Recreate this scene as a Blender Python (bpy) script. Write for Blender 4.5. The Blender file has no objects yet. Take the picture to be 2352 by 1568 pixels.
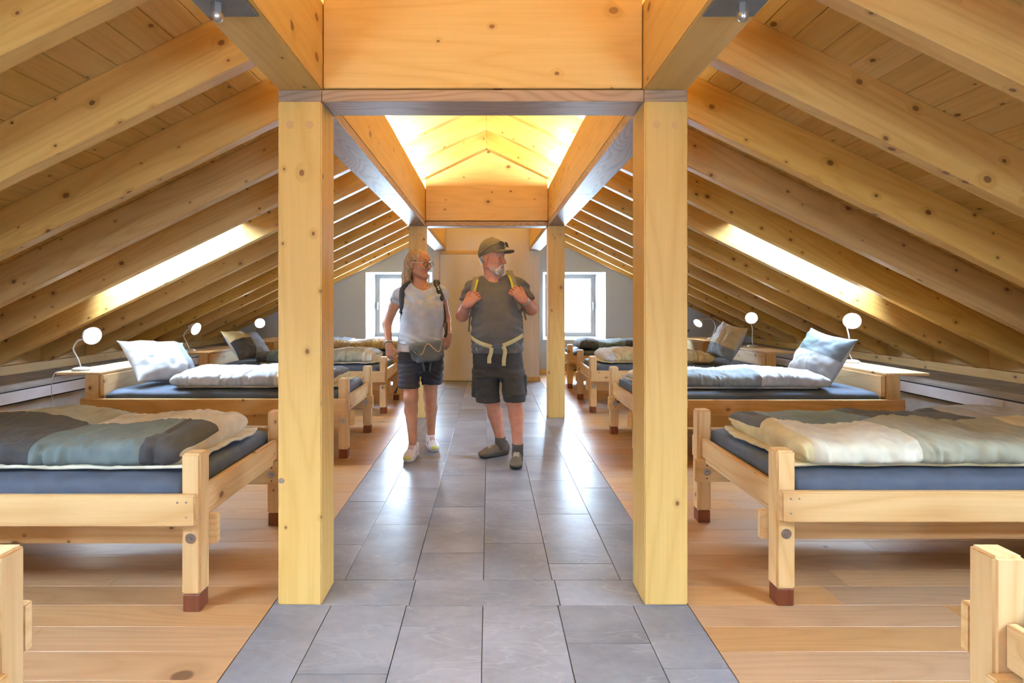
import bpy, bmesh, math, random
import numpy as np
from mathutils import Vector, Matrix, Euler

random.seed(7)
scene = bpy.context.scene
COL = scene.collection

# ------------------------------------------------------------------ camera, world, exposure
F_PX, CAM_X, CAM_Z, VPX, VPY = 1235.0, 0.026, 1.25, 1123.5, 695.0
cam_d = bpy.data.cameras.new('camera')
cam_d.sensor_width = 36.0
cam_d.lens = F_PX / 2352 * 36.0
cam_d.shift_x = (1176 - VPX) / 2352
cam_d.shift_y = -(784 - VPY) / 2352
cam_d.clip_start = 0.05
cam = bpy.data.objects.new('camera', cam_d)
cam.location = (CAM_X, 0, CAM_Z)
cam.rotation_euler = (math.pi / 2, 0, 0)
COL.objects.link(cam)
scene.camera = cam

world = bpy.data.worlds.new('sky')
scene.world = world
world.use_nodes = True
bg = world.node_tree.nodes['Background']
bg.inputs[0].default_value = (0.60, 0.78, 1.0, 1)
SKY = 84.0
bg.inputs[1].default_value = SKY

vs = scene.view_settings
vs.view_transform = 'Standard'
vs.look = 'None'
vs.exposure = 0.13
vs.gamma = 1.0
vs.use_curve_mapping = False
scene.cycles.max_bounces = 7
scene.cycles.diffuse_bounces = 4
scene.cycles.glossy_bounces = 2
scene.cycles.use_light_tree = False
scene.cycles.use_adaptive_sampling = True
scene.cycles.adaptive_threshold = 0.03
scene.cycles.sample_clamp_indirect = 8.0
scene.cycles.use_denoising = True

LED_COL = (1.0, 1.0, 0.76)
LED_W_PER_M = 41.0

def area_light(name, loc, rot, sx, sy, energy, col=(1, 1, 1), portal=False):
    l = bpy.data.lights.new(name, 'AREA')
    l.shape = 'RECTANGLE'; l.size = sx; l.size_y = sy
    l.energy = energy; l.color = col
    if portal:
        l.cycles.is_portal = True
    o = bpy.data.objects.new(name, l)
    o.location = loc; o.rotation_euler = rot
    COL.objects.link(o)
    return o

# ------------------------------------------------------------------ geometry constants
S = 0.487                 # roof slope (tan)
Z0 = 2.90                 # underside of rafters at the ridge
RH = 0.27                 # vertical rafter height
EAVE = 4.75
ANG = math.atan(S)
Y0, Y1 = -2.6, 9.48
PX_IN, PX_OUT = 0.667, 0.847
RAFTERS = [1.84 + 0.645 * k for k in range(-6, 12)]
SKYL = [(0.63, 1.195), (4.62, 5.065), (-0.66, -0.095)]  # last pair is unseen, added for cool fill light on the near beds
SKX0, SKX1 = 2.35, 3.72
KW = 4.05                 # knee wall front

# ------------------------------------------------------------------ materials
MATS = {}
def new_mat(name):
    m = bpy.data.materials.new(name)
    m.use_nodes = True
    nt = m.node_tree
    MATS[name] = m
    return m, nt, nt.nodes['Principled BSDF']

def N(nt, t, **kw):
    n = nt.nodes.new(t)
    for k, v in kw.items():
        setattr(n, k, v)
    return n

def math_node(nt, op, a, b=None, c=None, clamp=False):
    n = N(nt, 'ShaderNodeMath', operation=op)
    n.use_clamp = clamp
    for i, v in enumerate((a, b, c)):
        if v is None: continue
        if isinstance(v, (int, float)): n.inputs[i].default_value = v
        else: nt.links.new(v, n.inputs[i])
    return n.outputs[0]

def mix_col(nt, fac, a, b, mode='MIX'):
    n = N(nt, 'ShaderNodeMix', data_type='RGBA', blend_type=mode)
    for s, v in ((n.inputs[0], fac), (n.inputs[6], a), (n.inputs[7], b)):
        if isinstance(v, (int, float)): s.default_value = v
        elif isinstance(v, tuple): s.default_value = (*v[:3], 1)
        else: nt.links.new(v, s)
    return n.outputs[2]

def maprange(nt, v, a, b, c, d, smooth=False):
    n = N(nt, 'ShaderNodeMapRange')
    if smooth: n.interpolation_type = 'SMOOTHSTEP'
    nt.links.new(v, n.inputs[0])
    for i, x in enumerate((a, b, c, d)): n.inputs[i + 1].default_value = x
    return n.outputs[0]

def plain(name, col, rough=0.6, metal=0.0, emit=None, estr=0.0, bump=0.0, bscale=200.0):
    m, nt, b = new_mat(name)
    b.inputs['Base Color'].default_value = (*col, 1)
    b.inputs['Roughness'].default_value = rough
    b.inputs['Metallic'].default_value = metal
    if emit:
        b.inputs['Emission Color'].default_value = (*emit, 1)
        b.inputs['Emission Strength'].default_value = estr
    tc = N(nt, 'ShaderNodeTexCoord')
    nz = N(nt, 'ShaderNodeTexNoise')
    nz.inputs['Scale'].default_value = bscale
    nz.inputs['Detail'].default_value = 3
    nt.links.new(tc.outputs['Object'], nz.inputs['Vector'])
    c = mix_col(nt, maprange(nt, nz.outputs[0], 0.3, 0.7, 0, 1), tuple(x * 0.93 for x in col), tuple(min(1, x * 1.06) for x in col))
    nt.links.new(c, b.inputs['Base Color'])
    if bump:
        bp = N(nt, 'ShaderNodeBump')
        bp.inputs['Strength'].default_value = bump
        bp.inputs['Distance'].default_value = 0.002
        nt.links.new(nz.outputs[0], bp.inputs['Height'])
        nt.links.new(bp.outputs[0], b.inputs['Normal'])
    return m

def wood(name, light, dark, knot=(0.16, 0.07, 0.025), rough=0.5, knots=0.45, ring=11.0, vary=0.12, kscale=5.0, ringamt=0.35, stretch=0.45, spec=0.3):
    m, nt, b = new_mat(name)
    tc = N(nt, 'ShaderNodeTexCoord')
    oi = N(nt, 'ShaderNodeObjectInfo')
    rv = N(nt, 'ShaderNodeCombineXYZ')
    for i, k in enumerate((53.0, 17.0, 29.0)):
        nt.links.new(math_node(nt, 'MULTIPLY', oi.outputs['Random'], k), rv.inputs[i])
    add = N(nt, 'ShaderNodeVectorMath', operation='ADD')
    nt.links.new(tc.outputs['Object'], add.inputs[0]); nt.links.new(rv.outputs[0], add.inputs[1])
    P = add.outputs[0]
    def scaled(sx, sy, sz):
        n = N(nt, 'ShaderNodeVectorMath', operation='MULTIPLY')
        nt.links.new(P, n.inputs[0]); n.inputs[1].default_value = (sx, sy, sz)
        return n.outputs[0]
    # knots
    vor = N(nt, 'ShaderNodeTexVoronoi', voronoi_dimensions='2D')
    sp = N(nt, 'ShaderNodeSeparateXYZ'); nt.links.new(scaled(kscale * 0.75, kscale, kscale), sp.inputs[0])
    cb = N(nt, 'ShaderNodeCombineXYZ'); nt.links.new(sp.outputs[0], cb.inputs[0])
    sn = N(nt, 'ShaderNodeSeparateXYZ'); nt.links.new(tc.outputs['Normal'], sn.inputs[0])
    isy = math_node(nt, 'GREATER_THAN', math_node(nt, 'ABSOLUTE', sn.outputs[1]), 0.6)
    mx = N(nt, 'ShaderNodeMix', data_type='FLOAT'); nt.links.new(isy, mx.inputs[0]); nt.links.new(sp.outputs[1], mx.inputs[2]); nt.links.new(sp.outputs[2], mx.inputs[3])
    nt.links.new(mx.outputs[0], cb.inputs[1])
    nt.links.new(cb.outputs[0], vor.inputs['Vector']); vor.inputs['Scale'].default_value = 1
    sep = N(nt, 'ShaderNodeSeparateColor'); nt.links.new(vor.outputs['Color'], sep.inputs[0])
    keep = math_node(nt, 'LESS_THAN', sep.outputs[0], knots)
    size = math_node(nt, 'MULTIPLY_ADD', math_node(nt, 'POWER', sep.outputs[1], 2.0), 0.075, 0.028)
    rel = math_node(nt, 'DIVIDE', vor.outputs['Distance'], size)
    kn = math_node(nt, 'MULTIPLY', maprange(nt, rel, 0.75, 1.15, 1, 0, True), keep)
    halo = math_node(nt, 'MULTIPLY', maprange(nt, rel, 1.0, 3.6, 1, 0, True), keep)
    # rings as contour lines of a stretched noise, warped round the knots
    n1 = N(nt, 'ShaderNodeTexNoise'); n1.inputs['Scale'].default_value = 1; n1.inputs['Detail'].default_value = 1.0
    nt.links.new(scaled(stretch, 5.0, 5.0), n1.inputs['Vector'])
    ringv = math_node(nt, 'MULTIPLY_ADD', n1.outputs[0], ring, math_node(nt, 'MULTIPLY', halo, 0.8))
    rings = math_node(nt, 'PINGPONG', ringv, 0.5)
    rings = maprange(nt, rings, 0.0, 0.5, 1, 0)
    rings = math_node(nt, 'POWER', rings, 2.2)
    n2 = N(nt, 'ShaderNodeTexNoise'); n2.inputs['Scale'].default_value = 1; n2.inputs['Detail'].default_value = 1.5
    nt.links.new(scaled(3.0, 90, 90), n2.inputs['Vector'])
    fine = maprange(nt, n2.outputs[0], 0.3, 0.7, 0, 1)
    n3 = N(nt, 'ShaderNodeTexNoise'); n3.inputs['Scale'].default_value = 1; n3.inputs['Detail'].default_value = 0
    nt.links.new(scaled(0.6, 2.2, 2.2), n3.inputs['Vector'])
    fac = math_node(nt, 'ADD', math_node(nt, 'MULTIPLY', rings, ringamt), math_node(nt, 'MULTIPLY', fine, 0.22))
    fac = math_node(nt, 'ADD', fac, maprange(nt, n3.outputs[0], 0.3, 0.7, -0.12, 0.22), clamp=True)
    c = mix_col(nt, fac, light, dark)
    c = mix_col(nt, math_node(nt, 'MULTIPLY', halo, 0.35), c, tuple(x * 0.75 for x in dark))
    c = mix_col(nt, math_node(nt, 'MULTIPLY', kn, 0.9), c, knot)
    hs = N(nt, 'ShaderNodeHueSaturation')
    nt.links.new(c, hs.inputs['Color'])
    nt.links.new(math_node(nt, 'MULTIPLY_ADD', oi.outputs['Random'], vary, 1 - vary / 2), hs.inputs['Value'])
    r2 = math_node(nt, 'FRACT', math_node(nt, 'MULTIPLY', oi.outputs['Random'], 7.31))
    nt.links.new(math_node(nt, 'MULTIPLY_ADD', r2, vary, 1 - vary / 2), hs.inputs['Saturation'])
    nt.links.new(hs.outputs[0], b.inputs['Base Color'])
    b.inputs['Roughness'].default_value = rough
    b.inputs['Specular IOR Level'].default_value = spec
    return m

wood('pine', (0.70, 0.465, 0.17), (0.53, 0.31, 0.083), knots=0.40, kscale=5.5)
wood('pine_roof', (0.71, 0.435, 0.145), (0.51, 0.26, 0.058), vary=0.16, knots=0.60, kscale=6.0)
wood('pine_deck', (0.77, 0.53, 0.20), (0.59, 0.37, 0.115), vary=0.14, kscale=6.0, knots=0.30)
wood('pine_bed', (0.80, 0.55, 0.27), (0.63, 0.37, 0.145), knots=0.45, kscale=6.5, vary=0.08, ringamt=0.5)
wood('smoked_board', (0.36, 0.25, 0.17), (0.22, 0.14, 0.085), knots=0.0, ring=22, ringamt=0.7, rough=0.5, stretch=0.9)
wood('oak_floor', (0.49, 0.29, 0.14), (0.35, 0.185, 0.078), knots=0.05, kscale=3.0, rough=0.36, spec=0.5, ring=16, vary=0.22, knot=(0.12, 0.06, 0.03))
wood('dark_foot', (0.17, 0.05, 0.02), (0.10, 0.025, 0.012), knots=0.0, rough=0.45)

def slate():
    m, nt, b = new_mat('slate')
    tc = N(nt, 'ShaderNodeTexCoord'); oi = N(nt, 'ShaderNodeObjectInfo')
    rv = N(nt, 'ShaderNodeCombineXYZ')
    for i, k in enumerate((31.0, 47.0, 9.0)):
        nt.links.new(math_node(nt, 'MULTIPLY', oi.outputs['Random'], k), rv.inputs[i])
    add = N(nt, 'ShaderNodeVectorMath', operation='ADD')
    nt.links.new(tc.outputs['Object'], add.inputs[0]); nt.links.new(rv.outputs[0], add.inputs[1])
    def noise(scale, detail, stretch, rot=0.0, dist=0.0):
        mp = N(nt, 'ShaderNodeMapping'); mp.inputs['Scale'].default_value = stretch; mp.inputs['Rotation'].default_value = (0, 0, rot)
        n = N(nt, 'ShaderNodeTexNoise'); n.inputs['Scale'].default_value = scale; n.inputs['Detail'].default_value = detail; n.inputs['Distortion'].default_value = dist
        nt.links.new(add.outputs[0], mp.inputs[0]); nt.links.new(mp.outputs[0], n.inputs['Vector'])
        return n.outputs[0]
    big = noise(2.2, 2, (1, 1.6, 1), 0.4)
    fine = noise(22, 3, (1, 1.5, 1), 0.5, 0.3)
    v = math_node(nt, 'ADD', math_node(nt, 'MULTIPLY', big, 0.75), math_node(nt, 'MULTIPLY', fine, 0.25))
    # thin cleft lines
    cl = math_node(nt, 'ABSOLUTE', math_node(nt, 'SUBTRACT', noise(2.0, 3, (1, 3.0, 1), 0.6, 0.3), 0.5))
    line = maprange(nt, cl, 0.0, 0.012, 1, 0)
    c = mix_col(nt, maprange(nt, v, 0.34, 0.66, 0, 1), (0.135, 0.145, 0.175), (0.255, 0.265, 0.300))
    c = mix_col(nt, math_node(nt, 'MULTIPLY', line, 0.30), c, (0.36, 0.36, 0.38))
    hs = N(nt, 'ShaderNodeHueSaturation'); nt.links.new(c, hs.inputs['Color'])
    nt.links.new(math_node(nt, 'MULTIPLY_ADD', oi.outputs['Random'], 0.28, 0.86), hs.inputs['Value'])
    nt.links.new(hs.outputs[0], b.inputs['Base Color'])
    nt.links.new(maprange(nt, fine, 0.3, 0.7, 0.29, 0.33), b.inputs['Roughness'])
    bp = N(nt, 'ShaderNodeBump'); bp.inputs['Strength'].default_value = 0.05; bp.inputs['Distance'].default_value = 0.002
    nt.links.new(fine, bp.inputs['Height']); nt.links.new(bp.outputs[0], b.inputs['Normal'])
slate()

def concrete():
    m, nt, b = new_mat('concrete')
    tc = N(nt, 'ShaderNodeTexCoord')
    n1 = N(nt, 'ShaderNodeTexNoise'); n1.inputs['Scale'].default_value = 4; n1.inputs['Detail'].default_value = 7
    nt.links.new(tc.outputs['Object'], n1.inputs['Vector'])
    c = mix_col(nt, maprange(nt, n1.outputs[0], 0.3, 0.7, 0, 1), (0.34, 0.33, 0.31), (0.52, 0.51, 0.49))
    nt.links.new(c, b.inputs['Base Color']); b.inputs['Roughness'].default_value = 0.8
    bp = N(nt, 'ShaderNodeBump'); bp.inputs['Strength'].default_value = 0.2; bp.inputs['Distance'].default_value = 0.004
    nt.links.new(n1.outputs[0], bp.inputs['Height']); nt.links.new(bp.outputs[0], b.inputs['Normal'])
concrete()

def glass():
    m, nt, b = new_mat('window_glass')
    nt.nodes.remove(b)
    out = nt.nodes['Material Output']
    tr = N(nt, 'ShaderNodeBsdfTransparent'); tr.inputs[0].default_value = (0.96, 0.98, 0.98, 1)
    gl = N(nt, 'ShaderNodeBsdfGlossy'); gl.inputs['Roughness'].default_value = 0.02
    mx = N(nt, 'ShaderNodeMixShader')
    fr = N(nt, 'ShaderNodeFresnel'); fr.inputs[0].default_value = 1.25
    nt.links.new(fr.outputs[0], mx.inputs[0]); nt.links.new(tr.outputs[0], mx.inputs[1]); nt.links.new(gl.outputs[0], mx.inputs[2])
    nt.links.new(mx.outputs[0], out.inputs[0])
glass()

plain('plaster', (0.60, 0.635, 0.69), 0.85, bump=0.15, bscale=260)
plain('panel_beige', (0.80, 0.765, 0.73), 0.6, bscale=300)
plain('white_paint', (0.80, 0.80, 0.79), 0.45)
plain('trunking_white', (0.78, 0.77, 0.80), 0.4, bscale=6)
plain('reveal_white', (0.66, 0.69, 0.72), 0.7)
plain('black_gap', (0.01, 0.01, 0.012), 0.8)
plain('steel', (0.55, 0.55, 0.55), 0.35, 0.9)
plain('steel_plate', (0.20, 0.215, 0.23), 0.45, 0.6, bscale=20)
plain('frame_grey', (0.50, 0.49, 0.46), 0.5)
plain('iron', (0.03, 0.03, 0.035), 0.5, 0.6)
plain('grout', (0.20, 0.19, 0.18), 0.9)
plain('peg', (0.60, 0.35, 0.13), 0.6)
plain('led_tape', (0.9, 0.8, 0.6), 0.5, emit=(1.0, 0.75, 0.38), estr=6.0)
plain('outside_ground', (0.45, 0.45, 0.44), 0.9)

# ------------------------------------------------------------------ object helpers
WM = {}
def link(o, parent, M):
    COL.objects.link(o)
    WM[o.name] = M.copy()
    if parent is not None:
        o.parent = parent
        o.matrix_parent_inverse = WM[parent.name].inverted()
    o.matrix_basis = M
    return o

def tag(o, label=None, cat=None, group=None, kind=None):
    if label: o['label'] = label
    if cat: o['category'] = cat
    if group: o['group'] = group
    if kind: o['kind'] = kind
    return o

def empty(name, loc, parent=None):
    o = bpy.data.objects.new(name, None)
    o.empty_display_size = 0.1
    return link(o, parent, Matrix.Translation(Vector(loc)))

def finish_bm(bm, name, mats, smooth=False):
    me = bpy.data.meshes.new(name)
    bm.normal_update()
    bm.to_mesh(me); bm.free()
    for mm in (mats if isinstance(mats, (list, tuple)) else [mats]):
        me.materials.append(MATS[mm])
    if smooth:
        me.polygons.foreach_set('use_smooth', [True] * len(me.polygons))
    return me

def from_np(name, verts, faces, mats, parent=None, M=None, smooth=True, fmat=None):
    me = bpy.data.meshes.new(name)
    me.from_pydata([tuple(v) for v in verts] if not isinstance(verts, np.ndarray) else verts.tolist(), [], faces if not isinstance(faces, np.ndarray) else faces.tolist())
    for mm in (mats if isinstance(mats, (list, tuple)) else [mats]):
        me.materials.append(MATS[mm])
    if smooth: me.polygons.foreach_set('use_smooth', [True] * len(me.polygons))
    if fmat is not None: me.polygons.foreach_set('material_index', list(fmat))
    me.update()
    o = bpy.data.objects.new(name, me)
    return link(o, parent, M if M is not None else Matrix.Identity(4))

_boxcache = {}
ROT = {'x': Matrix.Identity(3), 'y': Matrix.Rotation(math.pi / 2, 3, 'Z'), 'z': Matrix.Rotation(-math.pi / 2, 3, 'Y')}
def box_mesh(name, L, W, T, mat, bev):
    key = (name, round(L, 4), round(W, 4), round(T, 4), mat, bev)
    if key in _boxcache: return _boxcache[key]
    bm = bmesh.new()
    bmesh.ops.create_cube(bm, size=1)
    for v in bm.verts: v.co = (v.co.x * L, v.co.y * W, v.co.z * T)
    if bev: bmesh.ops.bevel(bm, geom=bm.edges[:], offset=min(bev, 0.3 * min(L, W, T)), segments=2 if bev > 0.004 else 1, affect='EDGES')
    me = finish_bm(bm, name, mat)
    _boxcache[key] = me
    return me

def box(name, lo, hi, mat, parent=None, grain='x', bev=0.003, R=None):
    """axis-aligned box lo..hi whose local X axis (the wood grain) lies along `grain`"""
    lo = Vector(lo); hi = Vector(hi); c = (lo + hi) / 2; d = hi - lo
    dims = {'x': (d.x, d.y, d.z), 'y': (d.y, d.x, d.z), 'z': (d.z, d.y, d.x)}[grain]
    o = bpy.data.objects.new(name, box_mesh(name, *dims, mat, bev))
    return link(o, parent, Matrix.Translation(c) @ ROT[grain].to_4x4())

def cyl(name, p0, p1, r0, r1, mat, parent=None, seg=20, smooth=True, bev=0.0):
    p0 = Vector(p0); p1 = Vector(p1); d = p1 - p0
    bm = bmesh.new()
    bmesh.ops.create_cone(bm, cap_ends=True, segments=seg, radius1=r0, radius2=r1, depth=d.length)
    if bev:
        bmesh.ops.bevel(bm, geom=[e for e in bm.edges if len(e.link_faces) == 2 and e.calc_face_angle(0) > 1.0], offset=bev, segments=2, affect='EDGES')
    me = finish_bm(bm, name, mat)
    for p in me.polygons: p.use_smooth = smooth and len(p.vertices) == 4
    o = bpy.data.objects.new(name, me)
    q = d.to_track_quat('Z', 'Y').to_matrix().to_4x4()
    return link(o, parent, Matrix.Translation((p0 + p1) / 2) @ q)

def catmull(pts, n=8):
    P = [Vector(p) for p in pts]
    P = [P[0] * 2 - P[1]] + P + [P[-1] * 2 - P[-2]]
    out = []
    for i in range(1, len(P) - 2):
        for k in range(n):
            t = k / n
            a, b, c, d = P[i - 1], P[i], P[i + 1], P[i + 2]
            out.append(0.5 * ((2 * b) + (c - a) * t + (2 * a - 5 * b + 4 * c - d) * t * t + (3 * b - a - 3 * c + d) * t ** 3))
    out.append(P[-2])
    return out

def tube_data(pts, r, seg=10):
    pts = [Vector(p) for p in pts]
    n = len(pts)
    rad = r if isinstance(r, (list, tuple)) else [r] * n
    if len(rad) != n: rad = [float(v) for v in np.interp(np.linspace(0, 1, n), np.linspace(0, 1, len(rad)), rad)]
    verts, faces = [], []
    up = Vector((0, 0, 1))
    t0 = (pts[1] - pts[0]).normalized()
    if abs(t0.dot(up)) > 0.9: up = Vector((0, 1, 0))
    u = t0.cross(up).normalized()
    for i, p in enumerate(pts):
        t = (pts[min(i + 1, n - 1)] - pts[max(i - 1, 0)]).normalized()
        u = (u - t * u.dot(t)).normalized(); v = t.cross(u)
        for k in range(seg):
            a = 2 * math.pi * k / seg
            verts.append(p + (u * math.cos(a) + v * math.sin(a)) * rad[i])
    for i in range(n - 1):
        for k in range(seg):
            k2 = (k + 1) % seg
            faces.append((i * seg + k, i * seg + k2, (i + 1) * seg + k2, (i + 1) * seg + k))
    faces.append(tuple(range(seg - 1, -1, -1)))
    faces.append(tuple((n - 1) * seg + k for k in range(seg)))
    return verts, faces

def tube(name, pts, r, mat, parent=None, seg=10, smooth_n=0):
    if smooth_n: pts = catmull(pts, smooth_n)
    v, f = tube_data(pts, r, seg)
    return from_np(name, v, f, mat, parent)

def ribbon(name, pts, normals, width, thick, mat, parent=None):
    """flat strap through pts; normals point away from the body"""
    n = len(pts)
    verts, faces = [], []
    for i in range(n):
        t = (pts[min(i + 1, n - 1)] - pts[max(i - 1, 0)]).normalized()
        nn = (normals[i] - t * normals[i].dot(t)).normalized()
        s = t.cross(nn)
        w = width[i] if isinstance(width, (list, tuple)) else width
        for a, b in ((-.5, 0), (-.42, 1), (.42, 1), (.5, 0)):
            verts.append(pts[i] + s * (a * w) + nn * (b * thick))
    for i in range(n - 1):
        for k in range(4):
            k2 = (k + 1) % 4
            faces.append((i * 4 + k, i * 4 + k2, (i + 1) * 4 + k2, (i + 1) * 4 + k))
    faces.append((3, 2, 1, 0)); faces.append(tuple((n - 1) * 4 + k for k in range(4)))
    return from_np(name, verts, faces, mat, parent)

def lathe(name, profile, mat, M, parent=None, seg=28, cap=False):
    verts, faces = [], []
    n = len(profile)
    for (r, z) in profile:
        for k in range(seg):
            a = 2 * math.pi * k / seg
            verts.append((r * math.cos(a), r * math.sin(a), z))
    for i in range(n - 1):
        for k in range(seg):
            k2 = (k + 1) % seg
            faces.append((i * seg + k, i * seg + k2, (i + 1) * seg + k2, (i + 1) * seg + k))
    if cap:
        faces.append(tuple(range(seg - 1, -1, -1)))
        faces.append(tuple((n - 1) * seg + k for k in range(seg)))
    return from_np(name, verts, faces, mat, parent, M)

def roof_z(x):            # underside of the rafters
    return Z0 - S * abs(x)

def prism(name, poly, y0, y1, mat, parent=None, frame=None, bev=0.0):
    """poly in the XZ plane, swept y0..y1"""
    frame = frame or Matrix.Identity(4)
    inv = frame.inverted()
    bm = bmesh.new()
    a = [bm.verts.new(inv @ Vector((x, y0, z))) for x, z in poly]
    b = [bm.verts.new(inv @ Vector((x, y1, z))) for x, z in poly]
    bm.faces.new(a); bm.faces.new(b[::-1])
    for i in range(len(poly)):
        j = (i + 1) % len(poly)
        bm.faces.new((a[i], b[i], b[j], a[j]))
    bmesh.ops.recalc_face_normals(bm, faces=bm.faces[:])
    if bev: bmesh.ops.bevel(bm, geom=bm.edges[:], offset=bev, segments=1, affect='EDGES')
    me = finish_bm(bm, name, mat)
    o = bpy.data.objects.new(name, me)
    return link(o, parent, frame)

# ------------------------------------------------------------------ roof
def build_ceiling():
    # outer sheet of both slopes with the skylight holes left open: the object the rafters and boards belong to
    bm = bmesh.new()
    ztop = RH + 0.032
    for sg in (-1, 1):
        ys = sorted(set([Y0 - .3, Y1 + .5] + [v for p in SKYL for v in p]))
        xs = [0, SKX0, SKX1, 5.0]
        for i in range(3):
            for j in range(len(ys) - 1):
                if i == 1 and any(abs(ys[j] - a) < 1e-6 for a, _ in SKYL): continue
                vs_ = []
                for x, y in ((xs[i], ys[j]), (xs[i + 1], ys[j]), (xs[i + 1], ys[j + 1]), (xs[i], ys[j + 1])):
                    vs_.append(bm.verts.new((sg * x, y, roof_z(x) + ztop)))
                bm.faces.new(vs_)
    bmesh.ops.remove_doubles(bm, verts=bm.verts[:], dist=1e-5)
    r = bmesh.ops.extrude_face_region(bm, geom=bm.faces[:])
    for v in r['geom']:
        if isinstance(v, bmesh.types.BMVert): v.co.z += 0.06
    bmesh.ops.recalc_face_normals(bm, faces=bm.faces[:])
    ceil = bpy.data.objects.new('ceiling', finish_bm(bm, 'ceiling', 'pine_deck'))
    link(ceil, None, Matrix.Identity(4))
    tag(ceil, 'sloping pine board ceiling on rafters over the whole dormitory', 'ceiling', kind='structure')
    # rafters
    for sg in (-1, 1):
        frame0 = Matrix.Translation((0, 0, Z0)) @ Matrix.Rotation(sg * ANG, 4, 'Y')
        if sg < 0: frame0 = Matrix.Translation((0, 0, Z0)) @ Matrix.Rotation(math.pi - ANG, 4, 'Y')
        poly = [(0, Z0), (sg * EAVE, roof_z(EAVE)), (sg * EAVE, roof_z(EAVE) + RH), (0, Z0 + RH)]
        me = None
        for y in RAFTERS + [9.405]:
            fr = Matrix.Translation((0, y, 0)) @ frame0
            if me is None:
                o = prism('rafter', poly, y, y + 0.075, 'pine_roof', ceil, fr, bev=0.004); me = o.data
            else:
                o = bpy.data.objects.new('rafter', me); link(o, ceil, fr)
    # boards of the roof deck, running lengthwise
    pw = 0.1307
    c = math.cos(ANG)
    for sg in (-1, 1):
        for i in range(37):
            xa, xb = i * pw, (i + 1) * pw
            segs = [(Y0, Y1)]
            if xb > SKX0 and xa < SKX1:
                cuts = sorted(SKYL); segs = []; y = Y0
                for a, b_ in cuts: segs.append((y, a)); y = b_
                segs.append((y, Y1))
            for (ya, yb) in segs:
                xm = (xa + xb) / 2
                M = Matrix.Translation((sg * xm, (ya + yb) / 2, roof_z(xm) + RH + 0.0145)) @ Matrix.Rotation(sg * ANG, 4, 'Y') @ ROT['y'].to_4x4()
                o = bpy.data.objects.new('roof_board', box_mesh('roof_board', yb - ya, pw / c - 0.0015, 0.026, 'pine_deck', 0.0035))
                link(o, ceil, M)
    # skylights: white lined shaft, sash and pane
    k = 3
    for (ya, yb) in SKYL:
        for sg in (-1, 1):
            sk = empty('window_%d' % k, (sg * (SKX0 + SKX1) / 2, (ya + yb) / 2, roof_z(3) + .3)); k += 1
            tag(sk, 'roof window in the %s slope %s' % ('left' if sg < 0 else 'right', 'above the beds with pillows' if ya > 4 else 'added behind the viewer for fill light' if ya < 0 else 'above the viewer'), 'skylight', kind='structure')
            c0, c1 = SKX0, SKX1
            dz0, dz1 = RH, RH + 0.14
            for nm, (xa, xb, y0_, y1_) in {'reveal': (c0, c1, ya, yb)}.items():
                vs_ = []; fs = []
                for dz in (dz0, dz1):
                    for x, y in ((xa, y0_), (xb, y0_), (xb, y1_), (xa, y1_)):
                        vs_.append((sg * x, y, roof_z(x) + dz))
                for i in range(4):
                    j = (i + 1) % 4
                    fs.append((i, j, 4 + j, 4 + i))
                bmx = bmesh.new()
                bv = [bmx.verts.new(v) for v in vs_]
                for f in fs: bmx.faces.new([bv[i] for i in f])
                bmesh.ops.recalc_face_normals(bmx, faces=bmx.faces[:])
                rv = bpy.data.objects.new('reveal', finish_bm(bmx, 'reveal', 'reveal_white'))
                link(rv, sk, Matrix.Identity(4))
            xm = (c0 + c1) / 2
            Mf = Matrix.Translation((sg * xm, (ya + yb) / 2, roof_z(xm) + dz1)) @ Matrix.Rotation(sg * ANG, 4, 'Y')
            L, W = (c1 - c0) / math.cos(ANG), yb - ya
            bmx = bmesh.new()
            for (a, b_, w, h) in ((0, W / 2 - .02, L, .04), (0, -W / 2 + .02, L, .04), (L / 2 - .02, 0, .04, W - .08), (-L / 2 + .02, 0, .04, W - .08)):
                r = bmesh.ops.create_cube(bmx, size=1)
                for v in r['verts']: v.co = Vector((a + v.co.x * w, b_ + v.co.y * h, v.co.z * .04))
            link(bpy.data.objects.new('sash', finish_bm(bmx, 'sash', 'white_paint')), sk, Mf)
            gl = from_np('pane', [(-L / 2 + .03, -W / 2 + .03, 0), (L / 2 - .03, -W / 2 + .03, 0), (L / 2 - .03, W / 2 - .03, 0), (-L / 2 + .03, W / 2 - .03, 0)], [(0, 1, 2, 3)], 'window_glass', sk, Mf, smooth=False)
            al = area_light('skylight_portal', (sg * xm, (ya + yb) / 2, roof_z(xm) + dz1 + .05), (0, sg * ANG, 0), L, W, 1, portal=True)
build_ceiling()

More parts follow.
